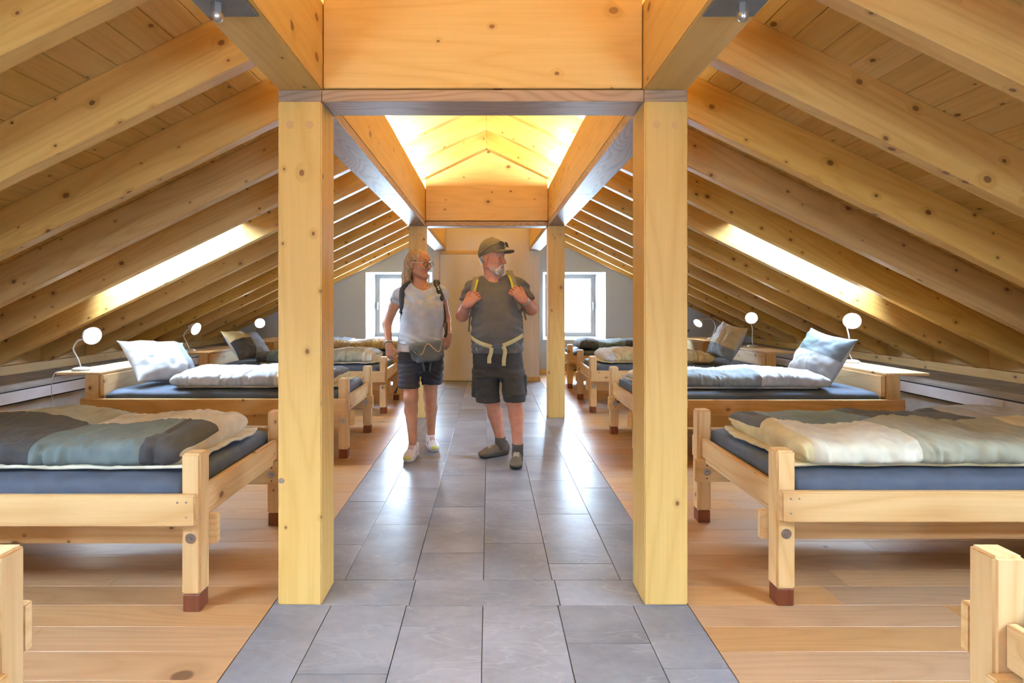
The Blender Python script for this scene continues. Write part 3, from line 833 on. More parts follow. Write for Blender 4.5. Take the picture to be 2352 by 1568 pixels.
def build_duvet(sg, xa, xb, ya, yb, z0, th, near_cols, far_cols, seed, label, lining='cl_yellow', split=0.0, sag=0.0, end_open=True):
    """folded duvet lying along the bed. near_cols/far_cols: [(material, length fraction), ...] counted from the foot"""
    rng = np.random.RandomState(seed)
    mats = []
    def mi(m):
        if m not in mats: mats.append(m)
        return mats.index(m)
    L = xb - xa
    def bounds(cols):
        t = np.cumsum([c[1] for c in cols]); return t / t[-1]
    bn, bf = bounds(near_cols), bounds(far_cols)
    us = np.linspace(0, 1, 150)
    us = np.unique(np.concatenate([us, bn[:-1], bf[:-1], [0.004, 0.010, .99, .996]]))
    nu = len(us)
    nv = 96
    ph = np.linspace(0, 2 * np.pi, nv, endpoint=False)      # 0: far side, pi: near side, pi/2: top
    U, PH = np.meshgrid(us, ph, indexing='ij')
    sx = lambda a, p: np.sign(a) * np.abs(a) ** p
    cy, hy = (ya + yb) / 2, (yb - ya) / 2
    e = np.minimum(U, 1 - U) * L
    rd = np.clip(1 - np.clip(1 - e / (th * 0.55), 0, 1) ** 2.2, 0, 1) ** 0.5     # rounded ends
    puff = 1 + 0.16 * np.sin(U * 9 + seed) * np.cos(U * 4.1 + seed * 2) - sag * U
    Yl = sx(np.cos(PH), 0.42) * hy * (0.94 + .06 * rd)
    Zl = sx(np.sin(PH), 0.62) * th / 2 * (0.22 + .78 * rd) * puff
    # the far half lies a little higher where the cloth is folded over
    ridge = 0.012 * np.exp(-((Yl / hy + split) * 5) ** 2)
    X = xa + U * L
    V = np.stack([sg * X, cy + Yl, z0 + th / 2 * puff + Zl + ridge * (Zl > 0)], -1).reshape(-1, 3)
    uu = U.reshape(-1); pp = PH.reshape(-1)
    s = seed * 3.3
    q = np.stack([uu * L * 10 + s, V[:, 1] * 3.4, V[:, 2] * 3], -1)
    warp = fbm(q * 0.6 + 5, 2)
    w1 = fbm(np.stack([uu * L * 15 + warp * 1.6 + s, V[:, 1] * 4 + s, V[:, 2] * 5], -1), 3)
    w1 = 1 - np.abs(w1) * 1.6
    w2 = fbm(np.stack([uu * L * 3.2 + s, V[:, 1] * 4.2, V[:, 2] * 4], -1), 2)
    top = np.clip(np.sin(pp), 0, 1)
    near = np.clip(-np.cos(pp), 0, 1)
    w3 = 1 - 1.7 * np.abs(fbm(np.stack([uu * L * 26 + 2.2 * warp + s, V[:, 1] * 9 + 2 * warp, V[:, 2] * 9], -1), 2))
    edge_n = np.exp(-((np.cos(pp) + .92) / .25) ** 2)                    # puckers along the near edge
    V[:, 2] += (0.010 * w1 + 0.020 * w2 + .0045 * w3) * (top ** .5) * np.clip(e.reshape(-1) / .06, .25, 1)
    V[:, 1] -= (0.018 * w1 + 0.016 * w2 + .008 * w3) * near ** 2
    V[:, 2] += .010 * w3 * edge_n * top
    V[:, 1] += 0.03 * fbm(np.stack([uu * 5 + s, 0 * uu, 0 * uu], -1), 2) * np.sign(np.cos(pp)) * np.abs(np.cos(pp))
    V[:, 2] = np.maximum(V[:, 2], z0 + 0.002)
    faces, fm = [], []
    li = mi(lining)
    for i in range(nu - 1):
        um = (us[i] + us[i + 1]) / 2
        for k in range(nv):
            k2 = (k + 1) % nv
            faces.append((i * nv + k, i * nv + k2, (i + 1) * nv + k2, (i + 1) * nv + k))
            pm = ph[k] + np.pi / nv
            c, s_ = np.cos(pm), np.sin(pm)
            yl = np.sign(c) * abs(c) ** .42
            wob = 0.05 * math.sin(um * 13 + seed) + 0.03 * math.sin(um * 31 + seed)
            if s_ < -0.55: fm.append(li)
            elif yl > -split + wob: fm.append(mi(far_cols[int(np.searchsorted(bf, um))][0]))
            else: fm.append(mi(near_cols[int(np.searchsorted(bn, um))][0]))
    faces.append(tuple(range(nv - 1, -1, -1))); fm.append(li)
    faces.append(tuple((nu - 1) * nv + k for k in range(nv))); fm.append(mi(near_cols[-1][0]))
    if sg < 0: faces = [f[::-1] for f in faces]
    o = from_np('duvet', V, faces, mats, fmat=fm)
    tag(o, label, 'duvet', 'folded duvets')
    # lower leaf of the cover that peeks out at the foot
    if end_open:
        nu2, nv2 = 40, 30
        uu2, vv2 = np.meshgrid(np.linspace(0, 1, nu2), np.linspace(-1, 1, nv2), indexing='ij')
        xl = xa - .035 + .02 * np.sin(vv2 * 4 + seed) + uu2 * (L * .97)
        yl = cy + vv2 * (hy * 0.97)
        zz = z0 + .010 + .014 * (1 - uu2) * np.abs(fbm(np.stack([(uu2 * 6).ravel(), (vv2 * 4 + seed).ravel(), 0 * uu2.ravel()], -1), 2)).reshape(uu2.shape)
        VT = np.stack([sg * xl, yl, zz + .007], -1).reshape(-1, 3); VB = np.stack([sg * xl, yl, zz - .006], -1).reshape(-1, 3)
        n0 = nu2 * nv2
        f2 = []
        for i in range(nu2 - 1):
            for k in range(nv2 - 1):
                a = i * nv2 + k
                f2.append((a, a + 1, a + nv2 + 1, a + nv2)); f2.append((n0 + a, n0 + a + nv2, n0 + a + nv2 + 1, n0 + a + 1))
        for k in range(nv2 - 1): f2.append((k, n0 + k, n0 + k + 1, k + 1))
        for i in range(nu2 - 1):
            a = i * nv2; f2.append((a, a + nv2, n0 + a + nv2, n0 + a)); a = i * nv2 + nv2 - 1; f2.append((a, n0 + a, n0 + a + nv2, a + nv2))
        from_np('cover_flap', np.concatenate([VT, VB]), f2, [lining], o)
    return o

def build_pillow(center, sg, lean, w, h, t, quads, seed, label, yaw=0.0, split=(0.0, 0.0), back='cl_lgrey', roll=0.0):
    """pillow standing on the mattress and leaning on the headboard. quads: materials of (near low, far low, near high, far high)"""
    nu = 49
    mats = list(dict.fromkeys(list(quads) + [back]))
    g = np.linspace(-1, 1, nu)
    def clothlines(s):
        gg = g.copy(); k = np.argmin(abs(gg - s)); gg[k] = s; return gg
    ga, gb = clothlines(split[0]), clothlines(split[1])
    A, Bq = np.meshgrid(ga, gb, indexing='ij')
    prof = (np.clip(1 - np.abs(A) ** 2.6, 0, 1) ** .7) * (np.clip(1 - np.abs(Bq) ** 2.6, 0, 1) ** .7)
    ca = A * w / 2 * (1 - .13 * (1 - Bq ** 2) * np.abs(A) ** 3); cb = Bq * h / 2 * (1 - .13 * (1 - A ** 2) * np.abs(Bq) ** 3)
    p = np.stack([A.ravel() * 4 + seed, Bq.ravel() * 4, 0 * A.ravel()], -1)
    rad = np.stack([np.arctan2(Bq, A).ravel() * 5 + seed, (A ** 2 + Bq ** 2).ravel(), 0 * A.ravel()], -1)
    wr = (0.010 * fbm(p, 2) + 0.006 * fbm(rad, 2) * np.clip((A ** 2 + Bq ** 2).ravel(), 0, 1)).reshape(A.shape)
    T = t / 2 * prof + wr * (prof > 0.02) * np.clip(prof * 3, 0, 1)
    T2 = t / 2 * prof
    a_ax = Vector((0, -1, 0)); b_ax = Vector((sg * math.sin(lean), 0, math.cos(lean))); n_ax = Vector((-sg * math.cos(lean), 0, math.sin(lean)))
    R = Matrix.Rotation(yaw, 3, 'Z') @ Matrix(((a_ax.x, b_ax.x, n_ax.x), (a_ax.y, b_ax.y, n_ax.y), (a_ax.z, b_ax.z, n_ax.z))) @ Matrix.Rotation(roll, 3, 'Z')
    R = np.array(R)
    front = np.stack([ca, cb, T], -1).reshape(-1, 3); backv = np.stack([ca, cb, -T2], -1).reshape(-1, 3)
    V = np.concatenate([front, backv]) @ R.T + np.array(center)
    n0 = nu * nu
    faces, fm = [], []
    flip = np.linalg.det(R) < 0
    for i in range(nu - 1):
        for k in range(nu - 1):
            a = i * nu + k
            f = (a, a + nu, a + nu + 1, a + 1); bq = (n0 + a, n0 + a + 1, n0 + a + nu + 1, n0 + a + nu)
            if flip: f = f[::-1]; bq = bq[::-1]
            faces += [f, bq]
            am, bm_ = (ga[i] + ga[i + 1]) / 2, (gb[k] + gb[k + 1]) / 2
            q = quads[(0 if am > split[0] else 1) + (0 if bm_ < split[1] else 2)]
            fm += [mats.index(q), mats.index(back)]
    o = from_np('pillow', V, faces, mats, fmat=fm)
    bm = bmesh.new(); bm.from_mesh(o.data); bmesh.ops.remove_doubles(bm, verts=bm.verts[:], dist=1e-4); bm.to_mesh(o.data); bm.free()
    o.data.polygons.foreach_set('use_smooth', [True] * len(o.data.polygons))
    tag(o, label, 'pillow', 'pillows leaning on headboards')
    return o

SHELF_Z = 0.6925
def build_lamp(base, neck, head, look, label, power=0.9, cord=None):
    """gooseneck reading lamp: base point on the shelf, neck control points, head centre, direction the face points"""
    bx, by = base
    z = SHELF_Z
    L = empty('reading_lamp', (bx, by, z)); tag(L, label, 'lamp', 'reading lamps on the shelves')
    lathe('lamp_base', [(.001, 0), (.062, 0), (.064, .006), (.060, .018), (.045, .026), (.012, .031), (.001, .032)], 'lamp_cream', Matrix.Translation((bx, by, z)), L, 28)
    look = Vector(look).normalized(); head = Vector(head)
    tail = head - look * .085
    pts = [(bx, by, z + .025)] + list(neck) + [tail - look * .012, tail + look * .01]
    tube('gooseneck', pts, .0058, 'lamp_cream', L, 10, 10)
    M = Matrix.Translation(head) @ look.to_track_quat('Z', 'Y').to_matrix().to_4x4()
    lathe('lamp_shade', [(.002, -.098), (.018, -.096), (.024, -.085), (.036, -.068), (.054, -.045), (.066, -.020), (.071, 0), (.0735, .004), (.0700, .004), (.064, -.014)], 'lamp_white', M, L, 28)
    lathe('diffuser', [(.0005, .010), (.03, .008), (.055, .003), (.066, -.004)], 'lamp_glow', M, L, 28)
    l = bpy.data.lights.new('lamp_light', 'AREA'); l.shape = 'DISK'; l.size = .12; l.energy = power; l.color = (0.92, 0.96, 1.0)
    lo = bpy.data.objects.new('lamp_light', l); lo.matrix_world = Matrix.Translation(head + look * .014) @ (-look).to_track_quat('Z', 'Y').to_matrix().to_4x4(); COL.objects.link(lo)
    if cord: tube('power_cord', cord, .0026, 'cord_white', L, 6, 8)
    return L

def PP(px, py, d):
    """world point seen at pixel (px,py) at depth d"""
    return Vector((CAM_X + (px - VPX) / F_PX * d, d, CAM_Z - (py - VPY) / F_PX * d))

BEDS = {}
def build_beds():
    right = [(1.24, .45), (1.21, 2.212), (1.18, 4.27), (1.17, 6.10), (1.17, 7.83)]
    left = [(1.15, .45), (1.14, 2.17), (1.11, 4.32), (1.13, 6.05), (1.12, 7.80)]
    pos = ['only a foot post in view', 'nearest whole bed', 'second bed', 'third bed', 'last bed before the window']
    for side, lst, sg in (('right', right, 1), ('left', left, -1)):
        for i, (xf, y0) in enumerate(lst):
            lab = ['pine bed frame at the %s edge with only its foot post showing', 'nearest whole pine bed frame on the %s side', 'pine bed frame just behind the thick %s post',
                   'third pine bed frame back along the %s side', 'pine bed frame beneath the far %s window'][i] % side
            build_bed(sg, xf, y0, lab)
            ml = ['dark sheeted mattress of the cut off bed at the %s edge', 'navy sheeted mattress on the nearest whole %s bed', 'blue sheeted mattress with a pillow behind the thick %s post',
                  'dark sheeted mattress on the third %s bed', 'dark sheeted mattress on the bed beneath the far %s window'][i] % side
            build_mattress(sg, xf, y0, ml, seed=i + 10 * (sg > 0))
    zt = 0.5495
    # right side
    build_duvet(1, 1.345, 2.85, 2.275, 2.97, zt, .125, [('cl_yellow', .035), ('cl_cream', .30), ('cl_sage', .42), ('cl_yellow', .25)], [('cl_charcoal', .08), ('cl_teal', .30), ('cl_charcoal', .36), ('cl_lgrey', .30)], 3, 'thick cream, sage and teal patchwork duvet on the nearest right bed')
    build_duvet(1, 1.30, 2.78, 4.34, 4.98, zt, .115, [('cl_charcoal', .2), ('cl_slate', .42), ('cl_lgrey', .30), ('cl_lgrey', .08)], [('cl_cream', .15), ('cl_lgrey', .40), ('cl_white', .40)], 8, 'white duvet with a dark blue edge on the second right bed', 'cl_lgrey', split=.25)
    build_duvet(1, 1.35, 2.62, 6.17, 6.80, zt, .13, [('cl_white', .1), ('cl_yellow', .18), ('cl_cream', .35), ('cl_yellow', .3)], [('cl_white', .25), ('cl_teal', .3), ('cl_slate', .4)], 12, 'rolled cream and slate duvet on the third right bed', 'cl_yellow', split=.15)
    build_duvet(1, 1.36, 2.70, 7.9, 8.5, zt, .14, [('cl_charcoal', .2), ('cl_teal', .3), ('cl_charcoal', .5)], [('cl_charcoal', .3), ('cl_slate', .4), ('cl_charcoal', .3)], 15, 'dark duvet on the bed beneath the right window', 'cl_charcoal', end_open=False)
    # left side
    build_duvet(-1, 1.27, 2.85, 2.23, 2.93, zt, .128, [('cl_charcoal', .10), ('cl_teal', .30), ('cl_charcoal', .42), ('cl_teal', .2)], [('cl_cream', .40), ('cl_sage', .28), ('cl_yellow', .40)], 21, 'charcoal, teal and cream patchwork duvet on the nearest left bed', 'cl_cream', split=-.05)
    build_duvet(-1, 1.26, 2.60, 4.39, 5.0, zt, .120, [('cl_charcoal', .04), ('cl_yellow', .06), ('cl_cream', .24), ('cl_lgrey', .30), ('cl_white', .36)], [('cl_charcoal', .12), ('cl_lgrey', .35), ('cl_white', .4)], 26, 'pale blue and white duvet on the second left bed', 'cl_yellow', split=.3)
    build_duvet(-1, 1.30, 2.64, 6.12, 6.72, zt, .135, [('cl_cream', .09), ('cl_sage', .36), ('cl_cream', .2), ('cl_teal', .25), ('cl_charcoal', .1)], [('cl_teal', .06), ('cl_white', .6), ('cl_cream', .3)], 31, 'sage grey and white rolled duvet on the third left bed', 'cl_cream', split=.35)
    build_duvet(-1, 1.26, 2.62, 7.88, 8.5, zt, .14, [('cl_yellow', .33), ('cl_tan', .5), ('cl_charcoal', .2)], [('cl_white', .6), ('cl_slate', .4)], 35, 'yellow and tan duvet on the bed beneath the left window', 'cl_charcoal', split=.45, end_open=False)
    # pillows
    build_pillow((2.93, 4.72, 0.782), 1, math.radians(27), .54, .46, .23, ('cl_lgrey', 'cl_white', 'cl_slate', 'cl_teal'), 2, 'blue grey and white pillow leaning on the second right headboard', split=(.05, 0.0), roll=-.16, yaw=.22)
    build_pillow((2.92, 6.55, 0.785), 1, math.radians(25), .54, .45, .22, ('cl_slate', 'cl_slate', 'cl_tan', 'cl_white'), 6, 'tan and white pillow with a slate edge on the third right bed', split=(-.1, -.35), roll=-.14, yaw=.2)
    build_pillow((-2.86, 4.74, 0.735), -1, math.radians(46), .60, .48, .24, ('cl_white', 'cl_slate', 'cl_white', 'cl_slate'), 9, 'white pillow with a blue grey band on the second left bed', split=(-.45, .95), roll=.14, yaw=-0.35)
    build_pillow((-2.89, 6.50, 0.735), -1, math.radians(44), .56, .46, .22, ('cl_charcoal', 'cl_slate', 'cl_yellow', 'cl_slate'), 14, 'charcoal pillow with a yellow corner on the third left bed', split=(.1, .15), roll=.1, yaw=-0.3)
    bk = build_pillow((-2.85, 8.30, 0.745), -1, math.radians(30), .5, .4, .18, ('cl_charcoal',) * 4, 17, 'black pillow against the last left headboard')
    bk = build_pillow((2.90, 8.30, 0.715), 1, math.radians(48), .5, .4, .16, ('cl_charcoal',) * 4, 18, 'black pillow on the last right bed')
    # lamps (right)
    def lp(px, py, d): return PP(px, py, d)
    h = lp(1957, 737, 4.86); build_lamp((3.40, 5.00), [(3.37, 5.0, .80), (3.365, 4.99, .93), (3.36, 5.01, 1.03)], h, (-.42, -.85, -.06), 'round glowing reading lamp facing the viewer on the second right shelf')
    h = lp(1726, 730, 6.66); build_lamp((3.36, 6.80), [(3.355, 6.8, .80), (3.35, 6.79, .93), (3.33, 6.81, 1.01)], h, (-.32, -.9, -.05), 'round glowing reading lamp above the tan pillow')
    h = lp(1603, 742, 8.25); build_lamp((3.42, 8.20), [(3.46, 8.2, .80), (3.48, 8.21, .90), (3.42, 8.22, 1.0)], h, (-.75, -.45, -.55), 'small reading lamp bent downwards on the last right shelf')
    # lamps (left)
    h = lp(212, 771, 4.38); build_lamp((-3.33, 4.42), [(-3.355, 4.42, .79), (-3.385, 4.41, .87), (-3.345, 4.40, .935), (-3.29, 4.395, .955)], h, (.90, -.40, -.12), 'white gooseneck lamp with a trailing cord on the second left shelf',
        cord=[(-3.395, 4.42, SHELF_Z + .006), (-3.425, 4.33, SHELF_Z + .004), (-3.44, 4.285, SHELF_Z - .01), (-3.45, 4.27, .58), (-3.447, 4.28, .45), (-3.44, 4.33, .25)])
    h = lp(450, 755, 6.13); build_lamp((-3.42, 6.18), [(-3.45, 6.18, .79), (-3.48, 6.17, .87), (-3.44, 6.16, .93), (-3.41, 6.155, .95)], h, (.95, -.22, -.28), 'gooseneck lamp turned towards the yellow cornered pillow')
    h = lp(597, 742, 7.86); build_lamp((-3.38, 7.94), [(-3.42, 7.94, .78), (-3.43, 7.94, .86), (-3.38, 7.93, .93)], h, (.45, -.88, -.05), 'farthest glowing reading lamp on the left')
    # socket on the right trunking with its lead
    sk = empty('power_socket', (KW - .022, 4.28, .44)); tag(sk, 'white double socket with a plug on the right trunking', 'socket')
    box('socket_plate', (KW - .030, 4.18, .402), (KW - .0225, 4.30, .484), 'white_paint', sk, 'y', .002)
    box('plug', (KW - .062, 4.25, .415), (KW - .0305, 4.285, .445), 'white_paint', sk, 'y', .005)
    tube('lead', [(KW - .06, 4.265, .425), (KW - .10, 4.30, .40), (KW - .11, 4.36, .34), (KW - .10, 4.38, .22), (KW - .09, 4.40, .05), (KW - .09, 4.5, .004)], .003, 'cord_white', sk, 6, 8)
build_beds()

# ------------------------------------------------------------------ implicit surfaces for the figures
class SDF:
    def __init__(self, lo, hi, h):
        self.h = h; self.lo = np.array(lo, float)
        n = np.ceil((np.array(hi) - self.lo) / h).astype(int) + 1
        self.n = n
        self.ax = [self.lo[i] + h * np.arange(n[i]) for i in range(3)]
        self.f = np.full(n, 0.06, dtype=np.float32)
    def _sub(self, lo, hi):
        sl = []
        for i in range(3):
            a = int(np.clip(np.floor((lo[i] - self.lo[i]) / self.h), 0, self.n[i])); b = int(np.clip(np.ceil((hi[i] - self.lo[i]) / self.h) + 1, 0, self.n[i]))
            sl.append(slice(a, b))
        g = [self.ax[i][sl[i]].reshape([-1 if j == i else 1 for j in range(3)]) for i in range(3)]
        return tuple(sl), g
    def add(self, fn, lo, hi, k=0.0, m=0.03):
        sl, g = self._sub(np.array(lo) - m - k, np.array(hi) + m + k)
        if any(s.stop <= s.start for s in sl): return
        d = np.clip(fn(*g), -0.06, 0.06).astype(np.float32); a = self.f[sl]
        if k > 0:
            hh = np.clip(0.5 + 0.5 * (a - d) / k, 0, 1)
            self.f[sl] = a * (1 - hh) + d * hh - k * hh * (1 - hh)
        else: self.f[sl] = np.minimum(a, d)
    def sub(self, fn, lo, hi, k=0.0, m=0.02):
        sl, g = self._sub(np.array(lo) - m - k, np.array(hi) + m + k)
        if any(s.stop <= s.start for s in sl): return
        d = -fn(*g); a = self.f[sl]
        if k > 0:
            hh = np.clip(0.5 - 0.5 * (a - d) / k, 0, 1)
            self.f[sl] = a * (1 - hh) + d * hh + k * hh * (1 - hh)
        else: self.f[sl] = np.maximum(a, d)
    # primitives
    def cap(self, a, b, ra, rb=None, k=0.01, op='add'):
        a = np.array(a, float); b = np.array(b, float); rb = ra if rb is None else rb
        ab = b - a; L2 = max(ab @ ab, 1e-9)
        def fn(x, y, z):
            px, py, pz = x - a[0], y - a[1], z - a[2]
            t = np.clip((px * ab[0] + py * ab[1] + pz * ab[2]) / L2, 0, 1)
            return np.sqrt((px - t * ab[0]) ** 2 + (py - t * ab[1]) ** 2 + (pz - t * ab[2]) ** 2) - (ra + (rb - ra) * t)
        r = max(ra, rb)
        getattr(self, op)(fn, np.minimum(a, b) - r, np.maximum(a, b) + r, k)
    def ell(self, c, r, R=None, k=0.01, op='add'):
        c = np.array(c, float); r = np.array(r, float); R = np.eye(3) if R is None else np.array(R)
        def fn(x, y, z):
            px, py, pz = x - c[0], y - c[1], z - c[2]
            q = [(R[0, i] * px + R[1, i] * py + R[2, i] * pz) for i in range(3)]
            k0 = np.sqrt(sum((q[i] / r[i]) ** 2 for i in range(3))); k1 = np.sqrt(sum((q[i] / r[i] ** 2) ** 2 for i in range(3))) + 1e-9
            return k0 * (k0 - 1) / k1
        m = r.max(); getattr(self, op)(fn, c - m, c + m, k)
    def rbox(self, c, hs, rad, R=None, k=0.01, op='add'):
        c = np.array(c, float); hs = np.array(hs, float); R = np.eye(3) if R is None else np.array(R)
        def fn(x, y, z):
            px, py, pz = x - c[0], y - c[1], z - c[2]
            q = [np.abs(R[0, i] * px + R[1, i] * py + R[2, i] * pz) - (hs[i] - rad) for i in range(3)]
            return np.sqrt(sum(np.maximum(v, 0) ** 2 for v in q)) + np.minimum(np.maximum(np.maximum(q[0], q[1]), q[2]), 0) - rad
        m = np.linalg.norm(hs); getattr(self, op)(fn, c - m, c + m, k)
    def loft(self, secs, k=0.01, p=2.0, op='add'):
        """secs: (z, cx, cy, rx, ry) from low to high"""
        s = sorted(secs); zs = [q[0] for q in s]
        cols = [[q[i] for q in s] for i in range(1, 5)]
        def fn(x, y, z):
            cx, cy, rx, ry = [np.interp(z.ravel(), zs, c).reshape(z.shape) for c in cols]
            d = ((np.abs((x - cx) / rx) ** p + np.abs((y - cy) / ry) ** p) ** (1 / p) - 1) * np.minimum(rx, ry)
            return np.maximum(d, np.maximum(zs[0] - z, z - zs[-1]))
        lo = (min(q[1] - q[3] for q in s), min(q[2] - q[4] for q in s), zs[0]); hi = (max(q[1] + q[3] for q in s), max(q[2] + q[4] for q in s), zs[-1])
        getattr(self, op)(fn, lo, hi, k)
    def plane(self, p, n, k=0.0):
        """keep the side against n"""
        p = np.array(p, float); n = np.array(n, float); n /= np.linalg.norm(n)
        x, y, z = [self.ax[i].reshape([-1 if j == i else 1 for j in range(3)]) for i in range(3)]
        self.f = np.maximum(self.f, ((x - p[0]) * n[0] + (y - p[1]) * n[1] + (z - p[2]) * n[2]).astype(np.float32))
    def sample(self, p):
        q = (np.array(p) - self.lo) / self.h
        i = np.clip(np.floor(q).astype(int), 0, self.n - 2); f = np.clip(q - i, 0, 1)
        v = 0
        for dx in (0, 1):
            for dy in (0, 1):
                for dz in (0, 1):
                    v += (f[0] if dx else 1 - f[0]) * (f[1] if dy else 1 - f[1]) * (f[2] if dz else 1 - f[2]) * self.f[i[0] + dx, i[1] + dy, i[2] + dz]
        return v
    def hit(self, px, py, d0, d1):
        """first surface met going back along the line of sight of a photo pixel"""
        for d in np.arange(d0, d1, 0.003):
            p = PP(px, py, d)
            if self.sample(p) < 0: return p
        return None
    def grad(self, p):
        e = self.h * 1.5; p = np.array(p)
        g = np.array([self.sample(p + e * v) - self.sample(p - e * v) for v in np.eye(3)])
        return Vector(g).normalized()
    def mesh(self):
        f = self.f; f[[0, -1]] = .06; f[:, [0, -1]] = .06; f[:, :, [0, -1]] = .06
        ins = f < 0
        c = np.zeros(tuple(self.n - 1), np.int8)
        corners = [(dx, dy, dz) for dx in (0, 1) for dy in (0, 1) for dz in (0, 1)]
        nx, ny, nz = self.n
        for dx, dy, dz in corners: c += ins[dx:nx - 1 + dx, dy:ny - 1 + dy, dz:nz - 1 + dz]
        act = (c > 0) & (c < 8)
        ijk = np.argwhere(act)
        idx = np.full(act.shape, -1, np.int64); idx[act] = np.arange(len(ijk))
        vals = np.stack([f[ijk[:, 0] + a, ijk[:, 1] + b, ijk[:, 2] + d] for a, b, d in corners], 1).astype(np.float64)
        pos = np.zeros((len(ijk), 3)); cnt = np.zeros(len(ijk))
        ca = np.array(corners, float)
        for i in range(8):
            for j in range(i + 1, 8):
                if np.abs(ca[i] - ca[j]).sum() != 1: continue
                m = (vals[:, i] < 0) != (vals[:, j] < 0)
                t = vals[m, i] / (vals[m, i] - vals[m, j])
                pos[m] += ca[i] + t[:, None] * (ca[j] - ca[i]); cnt[m] += 1
        V = self.lo + self.h * (ijk + pos / cnt[:, None])
        F = []
        for ax in range(3):
            o1, o2 = [a for a in range(3) if a != ax]
            a = np.take(ins, range(self.n[ax] - 1), ax); b = np.take(ins, range(1, self.n[ax]), ax)
            e = np.argwhere(a != b)
            e = e[(e[:, o1] > 0) & (e[:, o2] > 0) & (e[:, o1] < self.n[o1] - 1) & (e[:, o2] < self.n[o2] - 1)]
            s = ins[tuple(e.T)]
            def cell(d1, d2):
                q = e.copy(); q[:, o1] += d1; q[:, o2] += d2; return idx[tuple(q.T)]
            quad = np.stack([cell(-1, -1), cell(0, -1), cell(0, 0), cell(-1, 0)], 1)
            flip = s if ax != 1 else ~s
            quad[~flip] = quad[~flip][:, ::-1]
            F.append(quad)
        return V, np.concatenate(F)
    def obj(self, name, mats, parent=None, disp=None, fmat=None, relax=0):
        V, F = self.mesh()
        if relax:
            for _ in range(relax):
                acc = np.zeros_like(V); cn = np.zeros(len(V))
                for k in range(4):
                    a, b = F[:, k], F[:, (k + 1) % 4]
                    np.add.at(acc, a, V[b]); np.add.at(acc, b, V[a]); np.add.at(cn, a, 1); np.add.at(cn, b, 1)
                V = V * .5 + .5 * acc / np.maximum(cn, 1)[:, None]
        if disp is not None:
            fn = np.cross(V[F[:, 1]] - V[F[:, 0]], V[F[:, 2]] - V[F[:, 0]])
            vn = np.zeros_like(V)
            for k in range(4): np.add.at(vn, F[:, k], fn)
            vn /= np.linalg.norm(vn, axis=1)[:, None] + 1e-12
            V = V + vn * disp(V)[:, None]
        fm = fmat(V[F].mean(1)) if fmat is not None else None
        return from_np(name, V, F, mats, parent, fmat=fm)

def skin_mat(name, col, col2, rough=0.5):
    m, nt, b = new_mat(name)
    tc = N(nt, 'ShaderNodeTexCoord')
    nz = N(nt, 'ShaderNodeTexNoise'); nz.inputs['Scale'].default_value = 18; nz.inputs['Detail'].default_value = 3
    nt.links.new(tc.outputs['Object'], nz.inputs['Vector'])
    c = mix_col(nt, maprange(nt, nz.outputs[0], 0.3, 0.7, 0, 1), col, col2)
    nt.links.new(c, b.inputs['Base Color']); b.inputs['Roughness'].default_value = rough
    b.inputs['Subsurface Weight'].default_value = 0.0
    return m
skin_mat('skin_woman', (0.53, 0.27, 0.165), (0.45, 0.21, 0.125))
skin_mat('skin_man', (0.60, 0.28, 0.185), (0.51, 0.205, 0.125))
plain('lips', (0.40, 0.15, 0.11), 0.45)
plain('eye_white', (0.75, 0.73, 0.70), 0.25)
plain('iris', (0.06, 0.04, 0.03), 0.2)
plain('brow_brown', (0.16, 0.09, 0.05), 0.8)
plain('brow_grey', (0.55, 0.50, 0.46), 0.8)
def hair_mat(name, a, b_):
    m, nt, b = new_mat(name)
    tc = N(nt, 'ShaderNodeTexCoord'); mp = N(nt, 'ShaderNodeMapping'); mp.inputs['Scale'].default_value = (60, 60, 9)
    nz = N(nt, 'ShaderNodeTexNoise'); nz.inputs['Scale'].default_value = 1; nz.inputs['Detail'].default_value = 3; nz.inputs['Distortion'].default_value = .6
    nt.links.new(tc.outputs['Object'], mp.inputs[0]); nt.links.new(mp.outputs[0], nz.inputs['Vector'])
    nt.links.new(mix_col(nt, maprange(nt, nz.outputs[0], 0.3, 0.7, 0, 1), a, b_), b.inputs['Base Color']); b.inputs['Roughness'].default_value = 0.42
    return m
hair_mat('hair_blonde', (0.20, 0.115, 0.055), (0.60, 0.42, 0.24))
hair_mat('beard_grey', (0.26, 0.185, 0.14), (0.66, 0.58, 0.52))
fabric('tee_blue', (0.55, 0.60, 0.68)); fabric('undershirt', (0.80, 0.74, 0.70)); fabric('shorts_navy', (0.020, 0.024, 0.040))
fabric('tee_grey', (0.082, 0.078, 0.079)); fabric('shorts_black', (0.020, 0.021, 0.025)); fabric('cap_olive', (0.15, 0.125, 0.075))
fabric('strap_olive', (0.23, 0.20, 0.13)); fabric('strap_lime', (0.62, 0.55, 0.03)); fabric('strap_khaki', (0.58, 0.50, 0.25)); fabric('pack_black', (0.02, 0.022, 0.026))
fabric('pack_grey', (0.09, 0.115, 0.14)); fabric('sock_grey', (0.07, 0.068, 0.07))
plain('cord_orange', (0.75, 0.50, 0.30), 0.6)
plain('gold', (0.75, 0.52, 0.13), 0.3, 0.9)
plain('silver', (0.72, 0.72, 0.70), 0.3, 0.8)
plain('shoe_white', (0.76, 0.70, 0.68), 0.6); plain('shoe_pink', (0.55, 0.40, 0.36), 0.6); plain('shoe_yellow', (0.72, 0.70, 0.12), 0.5)
plain('shoe_brown', (0.12, 0.095, 0.065), 0.7); plain('rubber', (0.035, 0.037, 0.035), 0.7); plain('lace_beige', (0.45, 0.40, 0.30), 0.8)
plain('frame_black', (0.015, 0.012, 0.012), 0.3); plain('temple_white', (0.78, 0.76, 0.74), 0.35)
plain('lens_dark', (0.05, 0.045, 0.045), 0.1)
plain('red_mark', (0.5, 0.03, 0.03), 0.6)

